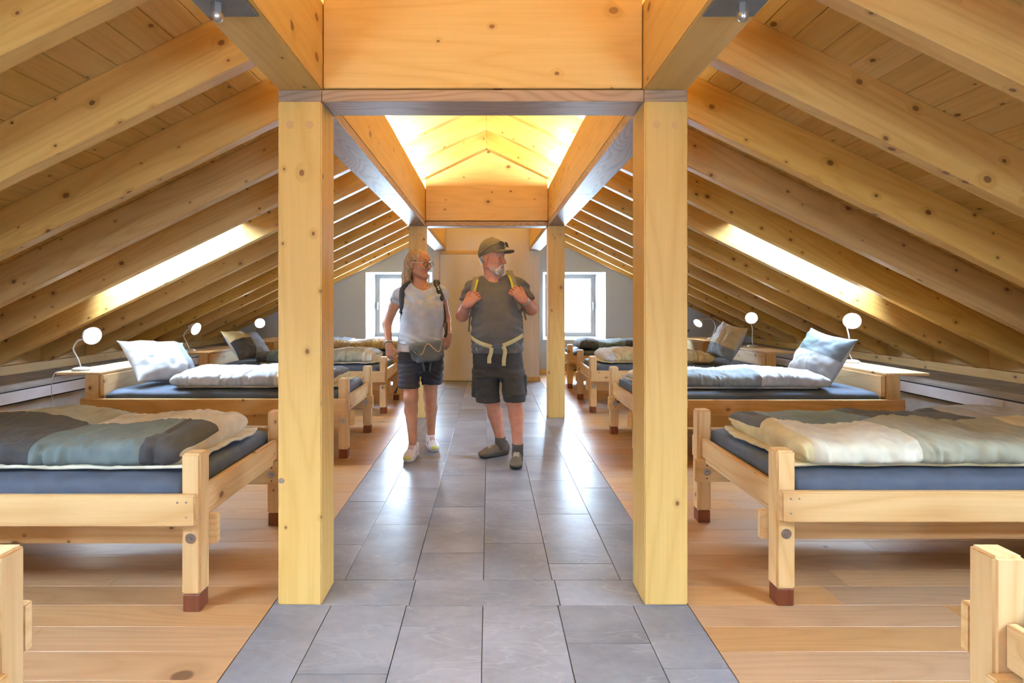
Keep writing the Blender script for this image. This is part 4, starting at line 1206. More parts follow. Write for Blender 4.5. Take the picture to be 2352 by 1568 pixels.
def frame3(F, U=(0, 0, 1)):
    F = Vector(F).normalized(); U = Vector(U); S = U.cross(F).normalized(); U = F.cross(S)
    return np.array([[F.x, S.x, U.x], [F.y, S.y, U.y], [F.z, S.z, U.z]])     # columns forward, side (left of the person), up

def head_sdf(s, o, R, sc=1.0, male=False):
    o = np.array(o)
    P = lambda f, l, u: o + R @ (np.array([f, l, u]) * sc)
    E = lambda c, r, k=.012, op='add': s.ell(P(*c), np.array(r) * sc, R, k, op)
    E((-.015, 0, .030), (.097, .076, .088))
    E((.020, 0, -.040), (.068, .060, .080), .02)
    E((.050, 0, .030), (.045, .058, .055), .02)
    s.cap(P(.066, -.010, -.102), P(.066, .010, -.102), .021 * sc, k=.02)
    for l in (-1, 1):
        s.cap(P(.0, l * .054, -.062), P(.058, l * .018, -.103), .019 * sc, .018 * sc, .02)
        s.cap(P(.083, l * .012, .024), P(.066, l * .046, .020), .011 * sc, .010 * sc, .012)
        E((.060, l * .040, -.028), (.028, .024, .024), .015)
        s.ell(P(.096, l * .031, -.001), np.array((.018, .016, .011)) * sc, R, .008, 'sub')
        E((.070, l * .032, -.001), (.0175, .0165, .0150), .003)
        eu = .037 if male else .031
        E((-.010, l * .077, -.010), (.020, .0085, eu), .005)
        s.ell(P(-.004, l * .0875, -.006), np.array((.010, .006, eu * .62)) * sc, R, .003, 'sub')
        s.ell(P(.004, l * .083, -.010), np.array((.006, .005, .008)) * sc, R, .003)
        E((.099, l * .0095, -.037), (.010, .008, .008), .004)
        s.cap(P(.080, l * .022, -.069), P(.0895, 0, -.0655), .0038 * sc, .0050 * sc, .006)
        s.cap(P(.079, l * .019, -.073), P(.0875, 0, -.0765), .0042 * sc, .0055 * sc, .006)
    s.cap(P(.088, 0, .014), P(.114, 0, -.034), .0080 * sc, .0125 * sc, .008)
    if male: s.cap(P(.085, -.01, .020), P(.085, .01, .020), .013 * sc, k=.012)
    return P

def hand_sdf(s, w, d, n, L=1.0, curl=(40, 60, 40), spread=0.0, thumb=None, k=.006):
    """w wrist, d wrist->knuckles, n palm normal; returns finger tips. thumb lies towards d x n side given by sign"""
    w = np.array(w, float); d = np.array(Vector(d).normalized()); n = np.array(n, float); n = n - d * (n @ d); n /= np.linalg.norm(n)
    sd, tside = thumb
    t = np.cross(d, n) * tside                                     # towards the thumb
    R = np.stack([d, t, n], 1)
    s.rbox(w + d * .048 * L, np.array((.046, .040, .015)) * L, .014 * L, R, k=.012)
    s.cap(w - d * .01, w + d * .03 * L, .026 * L, .026 * L, k=.015)
    for i, (off, ln) in enumerate(((.0325, .95), (.0110, 1.06), (-.0105, 1.0), (-.0315, .82))):
        p = w + d * .088 * L + t * off * L
        ang = 0
        for j, (seg, cu, r) in enumerate(((.040, curl[0], .0092), (.027, curl[1], .0086), (.021, curl[2], .0078))):
            ang += math.radians(cu)
            dr = d * math.cos(ang) + n * math.sin(ang) + t * spread * off * 6
            q = p + dr * seg * ln * L
            s.cap(p, q, r * L, r * .92 * L, k=.0015 if j else .0035)
            p = q
    # thumb from the side of the palm near its base
    p = w + d * .022 * L + t * .030 * L + n * .004
    td = Vector(d * sd[0] + t * sd[1] + n * sd[2]).normalized(); td = np.array(td)
    q = p + td * .042 * L; s.cap(p, q, .0135 * L, .0110 * L, k=.008)
    td2 = np.array(Vector(td * .8 + n * .45 + d * .25).normalized())
    r_ = q + td2 * .032 * L; s.cap(q, r_, .0105 * L, .0085 * L, k=.005)

def shoe(parent, ankle, heel_to_toe, L, mat_up, mat_sole, laces, toe_mat=None, low=True, collar=0.09):
    """ankle: point on floor below the ankle joint"""
    F = Vector(heel_to_toe).normalized(); R = frame3(F)
    o = np.array((ankle[0], ankle[1], 0.0))
    P = lambda f, l, u: o + R @ np.array([f, l, u])
    s = SDF(np.minimum(P(-.1, 0, 0), P(.25, 0, 0)) - .1, np.maximum(P(-.1, 0, 0), P(.25, 0, .16)) + .1, .004)
    f0, f1 = -.26 * L, .74 * L
    s.ell(P(f0 + .045, 0, .052), (.048, .036, .050), R, .02)
    s.cap(P(f0 + .05, 0, .050), P(f1 - .085, 0, .042), .037, .040, .03)
    s.ell(P(f1 - .065, 0, .036), (.066, .046, .030), R, .02)
    s.cap(P(-.01, 0, .06), P(-.015, 0, collar), .040, .043, .02)
    s.cap(P(.01, 0, .075), P(f1 - .10, 0, .048), .033, .026, .02)
    s.plane((0, 0, .022), (0, 0, -1))
    s.cap(P(-.018, 0, collar + .01), P(-.018, 0, collar + .06), .033, .036, .006, 'sub')
    up = s.obj('shoe_upper', [mat_up] if not toe_mat else [mat_up, toe_mat], parent, relax=1,
               fmat=None if not toe_mat else (lambda C: ((((C - o) @ R)[:, 0] > f1 - .022) & (np.abs(((C - o) @ R)[:, 1]) < .024) & (C[:, 2] < .05)).astype(int)))
    s2 = SDF(np.minimum(P(-.1, 0, 0), P(.25, 0, 0)) - .1, np.maximum(P(-.1, 0, 0), P(.25, 0, .1)) + .1, .004)
    s2.cap(P(f0 + .048, 0, .03), P(f1 - .062, 0, .03), .045, .050, .01)
    s2.plane((0, 0, .027), (0, 0, 1)); s2.plane((0, 0, .0), (0, 0, -1))
    s2.obj('shoe_sole', [mat_sole], up, relax=1)
    for i in range(5):
        t = i / 4
        f = .040 + t * (f1 - .145)
        w = .022
        def surf(ff, ll):
            for z in np.arange(.135, .03, -.002):
                p = P(ff, ll, z)
                if s.sample(p) < 0: return Vector(p) + Vector((0, 0, .002))
            return Vector(P(ff, ll, .06))
        for sg in (-1, 1):
            tube('lace', [surf(f + .022 * k, sg * w * (2 * k - 1)) for k in (0, .25, .5, .75, 1)], .0026, laces, up, 6)
    return up

def P_(pt): return np.array(pt)

def build_woman():
    D = 4.50
    W = lambda px, py, dd=0.0: np.array(PP(px, py, D + dd))
    root = empty('person', tuple(W(968, 1030)[:2]) + (0,))
    tag(root, 'woman with blonde hair and glasses in a pale blue t-shirt, navy shorts and hip bag', 'person', 'walkers in the aisle')
    # ---- body
    s = SDF((-1.10, 4.05, 0.0), (-0.22, 4.95, 1.74), .0042)
    hf = Vector((.79, -.61, -.05)); R = frame3(hf)
    ho = W(963.5, 605, .02)
    HP = head_sdf(s, ho, R, 1.03)
    neck = W(966, 653, .03)
    s.cap(HP(-.025, 0, -.05), neck, .048, .054, .02)
    s.cap(neck, W(966, 680, .03), .056, .070, .03)
    s.loft([(W(0, 850)[2], W(966, 0)[0], D + .02, .155, .105), (W(0, 815)[2], W(966, 0)[0], D + .02, .150, .105), (W(0, 760)[2], W(966, 0)[0], D + .01, .135, .092), (W(0, 715)[2], W(967, 0)[0], D, .148, .098), (W(0, 675)[2], W(967, 0)[0], D + .01, .150, .085), (W(0, 662)[2], W(967, 0)[0], D + .02, .09, .06)], .03)
    # right arm (photo left), hanging with the fist at the hip
    sh, el, wr = W(917, 679, .02), W(889, 744, .06), W(893, 792, -.06)
    s.cap(W(940, 670, .02), sh, .036, .036, .03); s.cap(sh, W(906, 702, .035), .036, .042, .02); s.cap(W(906, 702, .035), el, .042, .038, .02); s.cap(el, wr, .038, .0265, .02)
    hand_sdf(s, wr, (.10, -.02, -1.0), (.60, .8, 0), .98, (38, 62, 40), thumb=((.55, .75, .1), 1))
    # left arm (photo right), behind the bag
    sh2, el2, wr2 = W(1014, 672, .03), W(1025, 730, .13), W(1030, 772, .03)
    s.cap(W(992, 667, .02), sh2, .036, .035, .03); s.cap(sh2, el2, .037, .036, .02); s.cap(el2, wr2, .036, .0255, .02)
    hand_sdf(s, wr2, (-.22, -.25, -1.0), (-.75, .6, 0), .95, (42, 60, 40), thumb=((.6, .7, .1), -1))
    # legs
    zz = lambda py: W(0, py)[2]
    for hip, kn, cf, an, r in ((W(943, 835, .0), W(944, 912, -.09), W(944, 942, -.06), PP(948, 1010, 4.37), 1.0), (W(990, 835, .02), W(988, 908, .10), W(990, 936, .15), PP(990, 994, 4.68), 1.0)):
        an = np.array(an); kn = np.array(kn)
        s.cap(hip, kn, .082, .055, .03)
        s.cap(kn, cf, .054, .053, .03); s.cap(cf, an, .052, .033, .02)
        s.ell(kn + np.array((0, -.022, .0)), (.036, .030, .045), None, .02)
        s.ell(np.array(cf) + np.array((0, .022, .01)), (.040, .036, .085), None, .03)
        s.cap(an, (an[0], an[1], .05), .032, .026, .01)
        s.cap((an[0], an[1], .05), (an[0] + .0, an[1] - .08, .045), .028, .024, .02)
    lipc = HP(.098, 0, -.069)
    body = s.obj('body', ['skin_woman', 'lips'], root, relax=1, fmat=lambda C: ((np.abs(((C - lipc) @ R)[:, 2]) < .0085) & (np.abs(((C - lipc) @ R)[:, 1]) < .022) & (((C - lipc) @ R)[:, 0] > -.022)).astype(int))
    face_parts(body, HP, R, 1.03, 'brow_brown')
    # ---- hair: cap of hair tucked behind the ear and falling to the shoulder
    h = SDF(HP(0, 0, 0) - .28, HP(0, 0, 0) + .2, .004)
    h.ell(HP(-.022, 0, .030), (.108, .088, .094), R, .01)
    h.ell(HP(-.075, 0, -.02), (.055, .082, .09), R, .03)
    for l in (-1, 1):
        h.cap(HP(-.055, l * .058, .0), HP(-.085, l * .062, -.10), .042, .036, .03); h.cap(HP(-.085, l * .062, -.10), HP(-.095, l * .075, -.185), .036, .022, .02)
    h.cap(HP(-.085, 0, -.03), HP(-.105, 0, -.18), .052, .030, .03)
    h.ell(HP(.085, 0, -.045), (.075, .085, .115), R, .012, 'sub')
    for l in (-1, 1): h.ell(HP(.012, l * .085, -.030), (.045, .034, .052), R, .010, 'sub')
    h.ell(HP(-.0, 0, -.10), (.09, .056, .075), R, .01, 'sub')
    h.ell(HP(.09, 0, .055), (.030, .052, .040), R, .02, 'sub')
    fwd = R[:, 0]
    def strands(V):
        q = (V - ho) @ R
        a = np.arctan2(q[:, 1], q[:, 0] + .02)
        return .0014 * np.sin(a * 60 + 1.2 * fbm(V * np.array([7, 7, 3]), 2)) + .0020 * fbm(V * np.array([10, 10, 4]), 2)
    h.obj('hair', ['hair_blonde'], body, relax=1, disp=strands)
    # ---- glasses
    lens(body, HP, R, .99, 'frame_black', 'temple_white')
    # ---- t-shirt
    t = SDF((-1.02, 4.18, .78), (-.22, 4.85, 1.45), .0052)
    zz = lambda py: W(0, py)[2]; xx = lambda px: W(px, 0)[0]
    t.loft([(zz(806), xx(963), D + .015, .192, .132), (zz(785), xx(965), D + .012, .186, .128), (zz(757), xx(967), D + .005, .176, .118), (zz(725), xx(968), D - .002, .178, .122), (zz(700), xx(968), D + .0, .180, .116), (zz(680), xx(968), D + .01, .185, .102), (zz(664), xx(967), D + .02, .150, .075), (zz(652), xx(967), D + .03, .075, .06)], .03, p=2.2)
    for px in (945, 992): t.ell(W(px, 713, -.075), (.062, .055, .062), None, .05)
    t.cap(W(940, 667, .02), W(917, 678, .02), .056, .054, .03); t.cap(W(917, 678, .02), W(910, 690, .03), .054, .052, .02)
    t.cap(W(994, 664, .02), W(1013, 671, .03), .056, .052, .03); t.cap(W(1013, 671, .03), W(1019, 682, .04), .052, .048, .02)
    # neckline and sleeve openings
    t.ell(W(967, 644, -.06), (.094, .125, .088), None, .008, 'sub')
    t.cap(neck + np.array((0, 0, -.03)), neck + np.array((0, .01, .12)), .060, .07, .01, 'sub')
    for a, b, r in ((W(905, 699, .03), W(888, 742, .06), .050), (W(1021, 690, .045), W(1025, 735, .12), .047)):
        t.cap(a + (b - a) * .05, b, r, r * 1.25, .006, 'sub')
    t.plane(W(912, 785), (-.18, 0, -1))
    def folds(V):
        q = V - W(968, 730)
        drape = np.sin(q[:, 2] * 75 - np.abs(q[:, 0] - .02) * 48 + 3.0 * fbm(V * 7, 2)) * np.clip((q[:, 2] + .0) * 7, .0, 1) * (q[:, 1] < -.02)
        waist = np.sin(q[:, 2] * 130 + q[:, 0] * 45 + 3 * fbm(V * 9, 2)) * np.clip(-q[:, 2] * 7 - .5, 0, 1)
        return .0075 * drape + .0065 * waist + .006 * fbm(V * 11, 2) + .003
    shirt = t.obj('t_shirt', ['tee_blue'], body, relax=2, disp=folds)
    # white undershirt hem
    u = SDF((-.95, 4.25, .75), (-.3, 4.8, .95), .006)
    u.loft([(zz(806), xx(964), D + .018, .191, .134), (zz(776), xx(964), D + .016, .182, .124)], .0, p=2.2)
    u.obj('undershirt_hem', ['undershirt'], shirt, relax=1)
    # ---- shorts
    q = SDF((-.98, 4.15, .5), (-.25, 4.95, .92), .0055)
    q.loft([(zz(850), xx(966), D + .02, .192, .138), (zz(825), xx(966), D + .02, .190, .135), (zz(803), xx(965), D + .018, .184, .128)], .02, p=2.3)
    q.loft([(zz(888), xx(943), D - .045, .090, .098), (zz(865), xx(943), D - .03, .092, .105), (zz(838), xx(942), D + .0, .095, .12)], .025, p=2.3)
    q.loft([(zz(884), xx(990), D + .07, .090, .098), (zz(865), xx(990), D + .055, .092, .105), (zz(838), xx(989), D + .03, .095, .12)], .025, p=2.3)
    q.cap(W(966.5, 866, -.2), W(966.5, 866, .25), .004, .004, .008, 'sub'); q.rbox(W(966.5, 880, .03), (.005, .25, .055), .004, None, .006, 'sub')
    sh_ = q.obj('shorts', ['shorts_navy'], body, relax=2, disp=lambda V: .0035 * fbm(V * np.array([20, 20, 30]), 2) + .0025 * np.sin(V[:, 2] * 160 + 5 * fbm(V * 6, 2)))
    # ---- shoes
    shoe(body, PP(949, 1010, 4.385), (-.10, -1, 0), .265, 'shoe_white', 'shoe_white', 'shoe_pink', 'shoe_yellow')
    shoe(body, PP(990, 996, 4.68), (.28, -1, 0), .265, 'shoe_white', 'shoe_white', 'shoe_pink', 'shoe_yellow')
    # ---- jewellery
    nk = []
    for px, py in ((981, 640), (980, 648), (976, 656), (970, 668)):
        p = t.hit(px, py, 4.2, 4.8) if py > 664 else s.hit(px, py, 4.2, 4.8)
        if p is not None: nk.append(p + Vector((0, -.006, 0)))
    if len(nk) > 1:
        nl = tube('necklace', nk, .0028, 'gold', body, 6, 6)
        lathe('pendant', [(.0005, -.004), (.012, -.004), (.0125, 0), (.012, .003), (.0005, .003)], 'gold', Matrix.Translation(nk[-1] + Vector((0, -.008, -.012))) @ Matrix.Rotation(math.pi / 2, 4, 'X'), nl, 16)
    def bracelet(name, c, d, r, tr, mat):
        d = Vector(d).normalized(); M = Matrix.Translation(Vector(c)) @ d.to_track_quat('Z', 'Y').to_matrix().to_4x4()
        pts = [M @ Vector((r * math.cos(a), r * math.sin(a), 0)) for a in np.linspace(0, 2 * math.pi, 25)]
        tube(name, pts, tr, mat, body, 6)
    fd = Vector(wr - el)
    bracelet('bracelet', wr - np.array(fd.normalized()) * .022, fd, .033, .0045, 'silver'); bracelet('bracelet', wr - np.array(fd.normalized()) * .010, fd, .032, .004, 'cl_teal')
    fd2 = Vector(wr2 - el2); bracelet('bracelet', wr2 - np.array(fd2.normalized()) * .015, fd2, .032, .005, 'silver')
    ear = HP(-.004, -.081, -.036); lathe('earring', [(.0005, -.006), (.005, -.003), (.006, 0), (.005, .003), (.0005, .006)], 'silver', Matrix.Translation(Vector(ear)), body, 10)
    # ---- backpack (worn): a thing of its own
    bp = empty('backpack', tuple(W(967, 720, .22))); tag(bp, 'black backpack with padded shoulder straps worn by the woman', 'backpack')
    b = SDF((-1.0, 4.55, .85), (-.25, 4.95, 1.5), .006)
    b.rbox(W(967, 712, .235), (.135, .085, .225), .06, None, 0); b.rbox(W(967, 735, .32), (.105, .04, .13), .035, None, .02)
    b.obj('pack_body', ['pack_black'], bp, relax=1, disp=lambda V: .004 * fbm(V * 14, 2))
    for pts, wd in (([(934, 655), (926, 663), (924, 680), (924, 700), (922, 720), (917, 738)], .052), ([(990, 643), (1001, 652), (1010, 672), (1016, 690), (1020, 706)], .046)):
        pp, nn = [], []
        for px, py in pts:
            p = t.hit(px, py, 4.15, 4.9)
            if p is None: continue
            pp.append(p); nn.append(t.grad(p))
        if pp:
            # over the shoulder to the pack
            top = pp[0]; pp.insert(0, top + Vector((0, .07, .022))); nn.insert(0, Vector((0, 0, 1))); pp.insert(0, top + Vector((0, .15, -.02))); nn.insert(0, Vector((0, .5, 1)))
            pc = catmull(pp, 6); nc = [n_.normalized() for n_ in catmull(nn, 6)]
            pc = [p + n_ * .003 for p, n_ in zip(pc, nc)]
            st = ribbon('shoulder_strap', pc, nc, wd, .012, 'pack_black', bp)
            e = pp[-1]
            tube('adjuster_strap', [e, e + Vector((-.01 if e.x < -.6 else .012, .03, -.05)), e + Vector((-.02 if e.x < -.6 else .02, .08, -.16)), e + Vector((.02 if e.x < -.6 else -.02, .16, -.24))], .006, 'pack_black', st, 6, 5)
    box('strap_badge', tuple(W(1008, 664, -.085) - np.array((.008, .002, .004))), tuple(W(1008, 664, -.085) + np.array((.008, .002, .004))), 'silver', bp, 'x', .001)
    tube('loose_strap', [W(928, 800, .18), W(922, 850, .16), W(914, 886, .12), W(907, 902, .08)], [.004] * 3 + [.010], 'pack_black', bp, 6)
    tube('loose_strap', [W(1024, 735, .10), W(1027, 745, .03), W(1025, 765, -.02), W(1022, 774, -.02)], [.004, .006, .011, .012], 'pack_black', bp, 8)
    # ---- hip bag
    hb = empty('hip_bag', tuple(W(978, 805, -.15))); tag(hb, 'grey blue hip bag with an orange cord buckled round the woman', 'hip bag')
    g = SDF((-.85, 4.15, .68), (-.25, 4.6, 1.02), .005)
    tilt = np.array(Matrix.Rotation(math.radians(-7), 3, 'Y'))
    g.rbox(W(980, 806, -.165), (.138, .042, .078), .035, tilt, 0)
    g.rbox(W(981, 819, -.185), (.105, .036, .042), .03, tilt, .015)
    g.cap(W(948, 820, -.2), W(935, 845, -.2), .05, .06, .01, 'sub'); g.cap(W(1016, 826, -.2), W(1028, 845, -.2), .03, .05, .01, 'sub')
    bag = g.obj('bag_body', ['pack_grey'], hb, relax=2, disp=lambda V: .003 * fbm(V * 16, 2))
    cp, cn = [], []
    for px, py in ((943, 796), (950, 806), (958, 813), (966, 815), (972, 809), (976, 797), (981, 790), (987, 791), (996, 800), (1005, 807), (1010, 806), (1013, 797), (1015, 788)):
        p = g.hit(px, py, 4.1, 4.6)
        if p is not None: cp.append(p + Vector((0, -.003, 0)))
    tube('bungee_cord', cp, .0036, 'cord_orange', bag, 6, 4)
    bp_, bn_ = [], []
    for px, py in ((915, 772), (918, 777), (924, 784), (930, 791), (938, 797)):
        p = t.hit(px, py, 4.15, 4.9)
        if p is not None: bp_.append(p + Vector((0, -.022, 0)) + t.grad(p) * .008); bn_.append(t.grad(p))
    if len(bp_) > 2: ribbon('belt', bp_, bn_, .040, .006, 'pack_grey', hb)
    for px, dx in ((971, 4), (989, -2)):
        ribbon('webbing_tail', [Vector(W(px, 832, -.155)), Vector(W(px + dx * .5, 842, -.15)), Vector(W(px + dx, 852, -.145))], [Vector((0, -1, 0))] * 3, .016, .003, 'pack_grey', hb)
    return s

def face_parts(body, HP, R, sc, brow):
    for l in (-1, 1):
        c = Vector(HP(.0745, l * .032, -.002)); M = Matrix.Translation(c)
        e = lathe('eye', [(.0005, -.0128 * sc), (.006, -.0113), (.0105, -.0073), (.0128, 0), (.0105, .0073), (.006, .0113), (.0005, .0128)], 'eye_white', M, body, 14)
        f = Vector(R[:, 0])
        lathe('iris', [(.0058, -.001), (.0055, .0016), (.0005, .0030)], 'iris', Matrix.Translation(c + f * .0118 * sc) @ f.to_track_quat('Z', 'Y').to_matrix().to_4x4(), e, 12)
        tube('eyebrow', [Vector(HP(.0965, l * .014, .025)), Vector(HP(.090, l * .030, .030)), Vector(HP(.074, l * .049, .023))], [.0032, .0040, .0022], brow, body, 6, 4)

def lens(body, HP, R, sc, fm, tm):
    g = empty('glasses', tuple(HP(.115, 0, 0)), body)
    for l in (-1, 1):
        c = HP(.112, l * .033, -.006)
        pts = [Vector(c + R @ np.array([-.010 * (math.cos(a) * l > 0) * abs(math.cos(a)), .0245 * math.cos(a), .0205 * math.sin(a)])) for a in np.linspace(0, 2 * math.pi, 25)]
        tube('rim', pts, .0024, fm, g, 6)
        from_np('lens', [tuple(p) for p in pts[:-1]], [tuple(range(24))], 'window_glass', g, smooth=False)
        tube('temple', [Vector(HP(.104, l * .058, .004)), Vector(HP(.060, l * .076, .004)), Vector(HP(-.005, l * .082, .004))], .0026, tm, g, 6)
    tube('bridge', [Vector(HP(.113, -.010, -.001)), Vector(HP(.119, 0, .001)), Vector(HP(.113, .010, -.001))], .0020, fm, g, 6)

def build_man():
    D = 4.35
    W = lambda px, py, dd=0.0: np.array(PP(px, py, D + dd))
    root = empty('person', tuple(W(1155, 1030)[:2]) + (0,))
    tag(root, 'bearded man in a cap, grey t-shirt and black shorts gripping his pack straps', 'person', 'walkers in the aisle')
    zz = lambda py: W(0, py)[2]; xx = lambda px: W(px, 0)[0]
    s = SDF((-.42, 3.85, 0.0), (.52, 4.80, 1.78), .0042)
    hf = Vector((.84, -.54, -.02)); R = frame3(hf)
    ho = W(1131, 593, .0)
    HP = head_sdf(s, ho, R, 1.04, True)
    neck = W(1132, 638, .03)
    s.cap(HP(-.025, 0, -.06), neck, .058, .066, .02)
    s.cap(neck, W(1136, 660, .03), .068, .10, .03)
    s.loft([(zz(855), xx(1143), D + .0, .17, .12), (zz(815), xx(1142), D + .01, .17, .135), (zz(770), xx(1142), D, .175, .145), (zz(700), xx(1142), D + .0, .180, .125), (zz(665), xx(1140), D + .02, .170, .10), (zz(650), xx(1138), D + .03, .10, .07)], .03)
    # arms, both hands gripping the straps
    sh, el, wr = W(1084, 660, .05), W(1062, 724, .05), W(1071, 699, -.17)
    s.cap(W(1105, 656, .04), sh, .040, .045, .03); s.cap(sh, el, .046, .051, .02); s.cap(el, wr, .050, .032, .02)
    hand_sdf(s, wr, (.66, -.05, .62), (.30, .95, -.05), 1.06, (48, 78, 55), thumb=((.75, .5, .35), 1))
    sh2, el2, wr2 = W(1189, 655, .05), W(1220, 709, .03), W(1203, 689, -.18)
    s.cap(W(1168, 655, .04), sh2, .040, .045, .03); s.cap(sh2, el2, .046, .051, .02); s.cap(el2, wr2, .051, .033, .02)
    hand_sdf(s, wr2, (-.64, -.05, .66), (-.30, .95, -.05), 1.08, (48, 78, 55), thumb=((.75, .5, .35), -1))
    # legs
    for hip, kn, cf, an in ((W(1118, 840, .02), W(1129, 915, .0), W(1137, 950, .045), PP(1149, 1006, 4.41)), (W(1168, 840, .0), W(1180, 915, -.12), W(1186, 954, -.10), PP(1189, 1022, 4.20))):
        an = np.array(an)
        s.cap(hip, kn, .092, .062, .03); s.cap(kn, cf, .060, .058, .03); s.cap(cf, an, .057, .037, .02)
        s.ell(np.array(kn) + np.array((0, -.025, 0)), (.040, .032, .05), None, .02)
        s.ell(np.array(cf) + np.array((0, .022, .015)), (.045, .040, .095), None, .03)
        s.cap(an, (an[0], an[1], .05), .036, .027, .01)
        fdx, fdy = (-.85, -.52) if an[1] > 4.3 else (-.1, -1)
        s.cap((an[0], an[1], .05), (an[0] + fdx * .08, an[1] + fdy * .08, .045), .030, .026, .02)
    lipc = HP(.098, 0, -.069)
    body = s.obj('body', ['skin_man', 'lips'], root, relax=1, fmat=lambda C: ((np.abs(((C - lipc) @ R)[:, 2]) < .006) & (np.abs(((C - lipc) @ R)[:, 1]) < .018) & (((C - lipc) @ R)[:, 0] > -.012)).astype(int))
    face_parts(body, HP, R, 1.04, 'brow_grey')
    # ---- beard
    b = SDF(HP(0, 0, -.05) - .18, HP(0, 0, -.05) + .18, .0038)
    b.cap(HP(.062, -.016, -.108), HP(.062, .016, -.108), .029, k=.01)
    for l in (-1, 1):
        b.cap(HP(.026, l * .050, -.078), HP(.060, l * .026, -.106), .0165, .023, .02)
        b.cap(HP(.083, l * .026, -.074), HP(.077, l * .028, -.098), .0085, .014, .012)
        b.cap(HP(.097, l * .004, -.054), HP(.085, l * .027, -.068), .0075, .007, .006)
    b.cap(HP(.083, -.010, -.093), HP(.083, .010, -.093), .0145, k=.012)
    b.cap(HP(.112, -.016, -.069), HP(.112, .016, -.069), .0055, k=.003, op='sub')
    b.obj('beard', ['beard_grey'], body, relax=0, disp=lambda V: .0035 * fbm(V * np.array([120, 120, 60]), 2))
    # ---- short grey hair under the cap
    hh = SDF(HP(0, 0, 0) - .2, HP(0, 0, 0) + .2, .004)
    hh.ell(HP(-.020, 0, .015), (.098, .080, .088), R, .01)
    hh.plane(HP(-.042, 0, 0), R[:, 0]); hh.plane(HP(0, 0, .045), R[:, 2]); hh.plane(HP(0, 0, -.045), -R[:, 2])
    hh.obj('hair', ['beard_grey'], body, relax=1, disp=lambda V: .002 * fbm(V * 90, 2))
    # ---- cap
    c = SDF(HP(0, 0, 0) - .27, HP(0, 0, 0) + .27, .004)
    c.ell(HP(-.006, 0, .062), np.array((.110, .096, .104)), R, .0)
    c.ell(HP(-.020, 0, .030), np.array((.102, .093, .075)), R, .02)
    c.plane(HP(0, 0, .030), -(R[:, 2] * 1.0 + R[:, 0] * -.28))
    c.ell(HP(-.010, 0, .028), (.100, .086, .074), R, .0, 'sub')
    def brim(x, y, z):
        q = [(R[0, i] * (x - o_[0]) + R[1, i] * (y - o_[1]) + R[2, i] * (z - o_[2])) for i in range(3)]
        r = np.sqrt(((q[0]) / .115) ** 2 + (q[1] / .085) ** 2)
        lat = q[2] + q[0] * .04 + (q[1] / .085) ** 2 * .022
        return np.maximum(np.maximum((r - 1) * .085, np.abs(lat) - .0045), -.02 - q[0])
    o_ = HP(.078, 0, .062)
    c.add(brim, o_ - .14, o_ + .14, .008)
    cap_o = c.obj('cap', ['cap_olive'], body, relax=1, disp=lambda V: .002 * fbm(V * 22, 2))
    tube('cap_button', [Vector(HP(-.006, 0, .160)), Vector(HP(-.006, 0, .167))], .006, 'cap_olive', cap_o, 8)
    sg = empty('sunglasses', tuple(HP(.100, 0, .100)), body)
    for l in (-1, 1):
        cc = HP(.116, l * .036, .104)
        pts = [Vector(cc + R @ np.array([-.006 - .012 * max(0, math.cos(a) * l) - .010 * math.sin(a), .030 * np.sign(math.cos(a)) * abs(math.cos(a)) ** .6, .020 * np.sign(math.sin(a)) * abs(math.sin(a)) ** .7])) for a in np.linspace(0, 2 * math.pi, 25)]
        rim = tube('rim', pts, .003, 'frame_black', sg, 6)
        from_np('lens', [tuple(p) for p in pts[:-1]], [tuple(range(24))], 'lens_dark', sg, smooth=False)
        tube('temple', [Vector(HP(.098, l * .066, .108)), Vector(HP(.04, l * .098, .080)), Vector(HP(-.055, l * .100, .022))], .0034, 'frame_black', sg, 6, 4)
    tube('bridge', [Vector(HP(.110, -.008, .108)), Vector(HP(.115, 0, .110)), Vector(HP(.110, .008, .108))], .003, 'frame_black', sg, 6)
    # ---- t-shirt
    t = SDF((-.36, 4.0, .78), (.50, 4.75, 1.52), .0052)
    t.loft([(zz(811), xx(1142), D + .008, .206, .165), (zz(795), xx(1142), D + .004, .204, .170), (zz(770), xx(1142), D - .004, .205, .178), (zz(742), xx(1141), D - .004, .202, .172), (zz(715), xx(1141), D + .002, .203, .156), (zz(690), xx(1141), D + .008, .206, .140), (zz(668), xx(1140), D + .02, .200, .122), (zz(652), xx(1138), D + .03, .160, .095), (zz(638), xx(1135), D + .04, .085, .07)], .03, p=2.3)
    t.cap(W(1105, 654, .04), W(1086, 664, .05), .070, .070, .03); t.cap(W(1086, 664, .05), W(1074, 690, .05), .070, .068, .02)
    t.cap(W(1168, 650, .04), W(1192, 661, .05), .072, .076, .03); t.cap(W(1192, 661, .05), W(1209, 690, .04), .076, .072, .02)
    t.ell(W(1131, 619, -.045), (.084, .135, .066), None, .006, 'sub')
    t.cap(W(1067, 703, .05), W(1058, 735, .05), .068, .09, .006, 'sub'); t.cap(W(1213, 696, .035), W(1228, 722, .03), .066, .09, .006, 'sub')
    t.plane((0, 0, zz(809)), (0, 0, -1))
    def folds(V):
        q = V - W(1141, 730)
        a = np.sin(q[:, 2] * 95 + np.abs(q[:, 0]) * 60 + 3 * fbm(V * 6, 2)) * np.clip(np.abs(q[:, 0]) * 7 - .5, 0, 1)
        return .0055 * a + .0035 * fbm(V * 10, 2) + .002
    shirt = t.obj('t_shirt', ['tee_grey'], body, relax=2, disp=folds)
    for px in (1092, 1187):
        pts = [t.hit(px + k * .6 * (1 if px < 1140 else -.4), 786 + k * 4, 4.05, 4.7) for k in range(6)]
        pts = [p + Vector((0, -.0035, 0)) for p in pts if p is not None]
        if len(pts) > 2: tube('piping', pts, .0025, 'strap_khaki', shirt, 6)
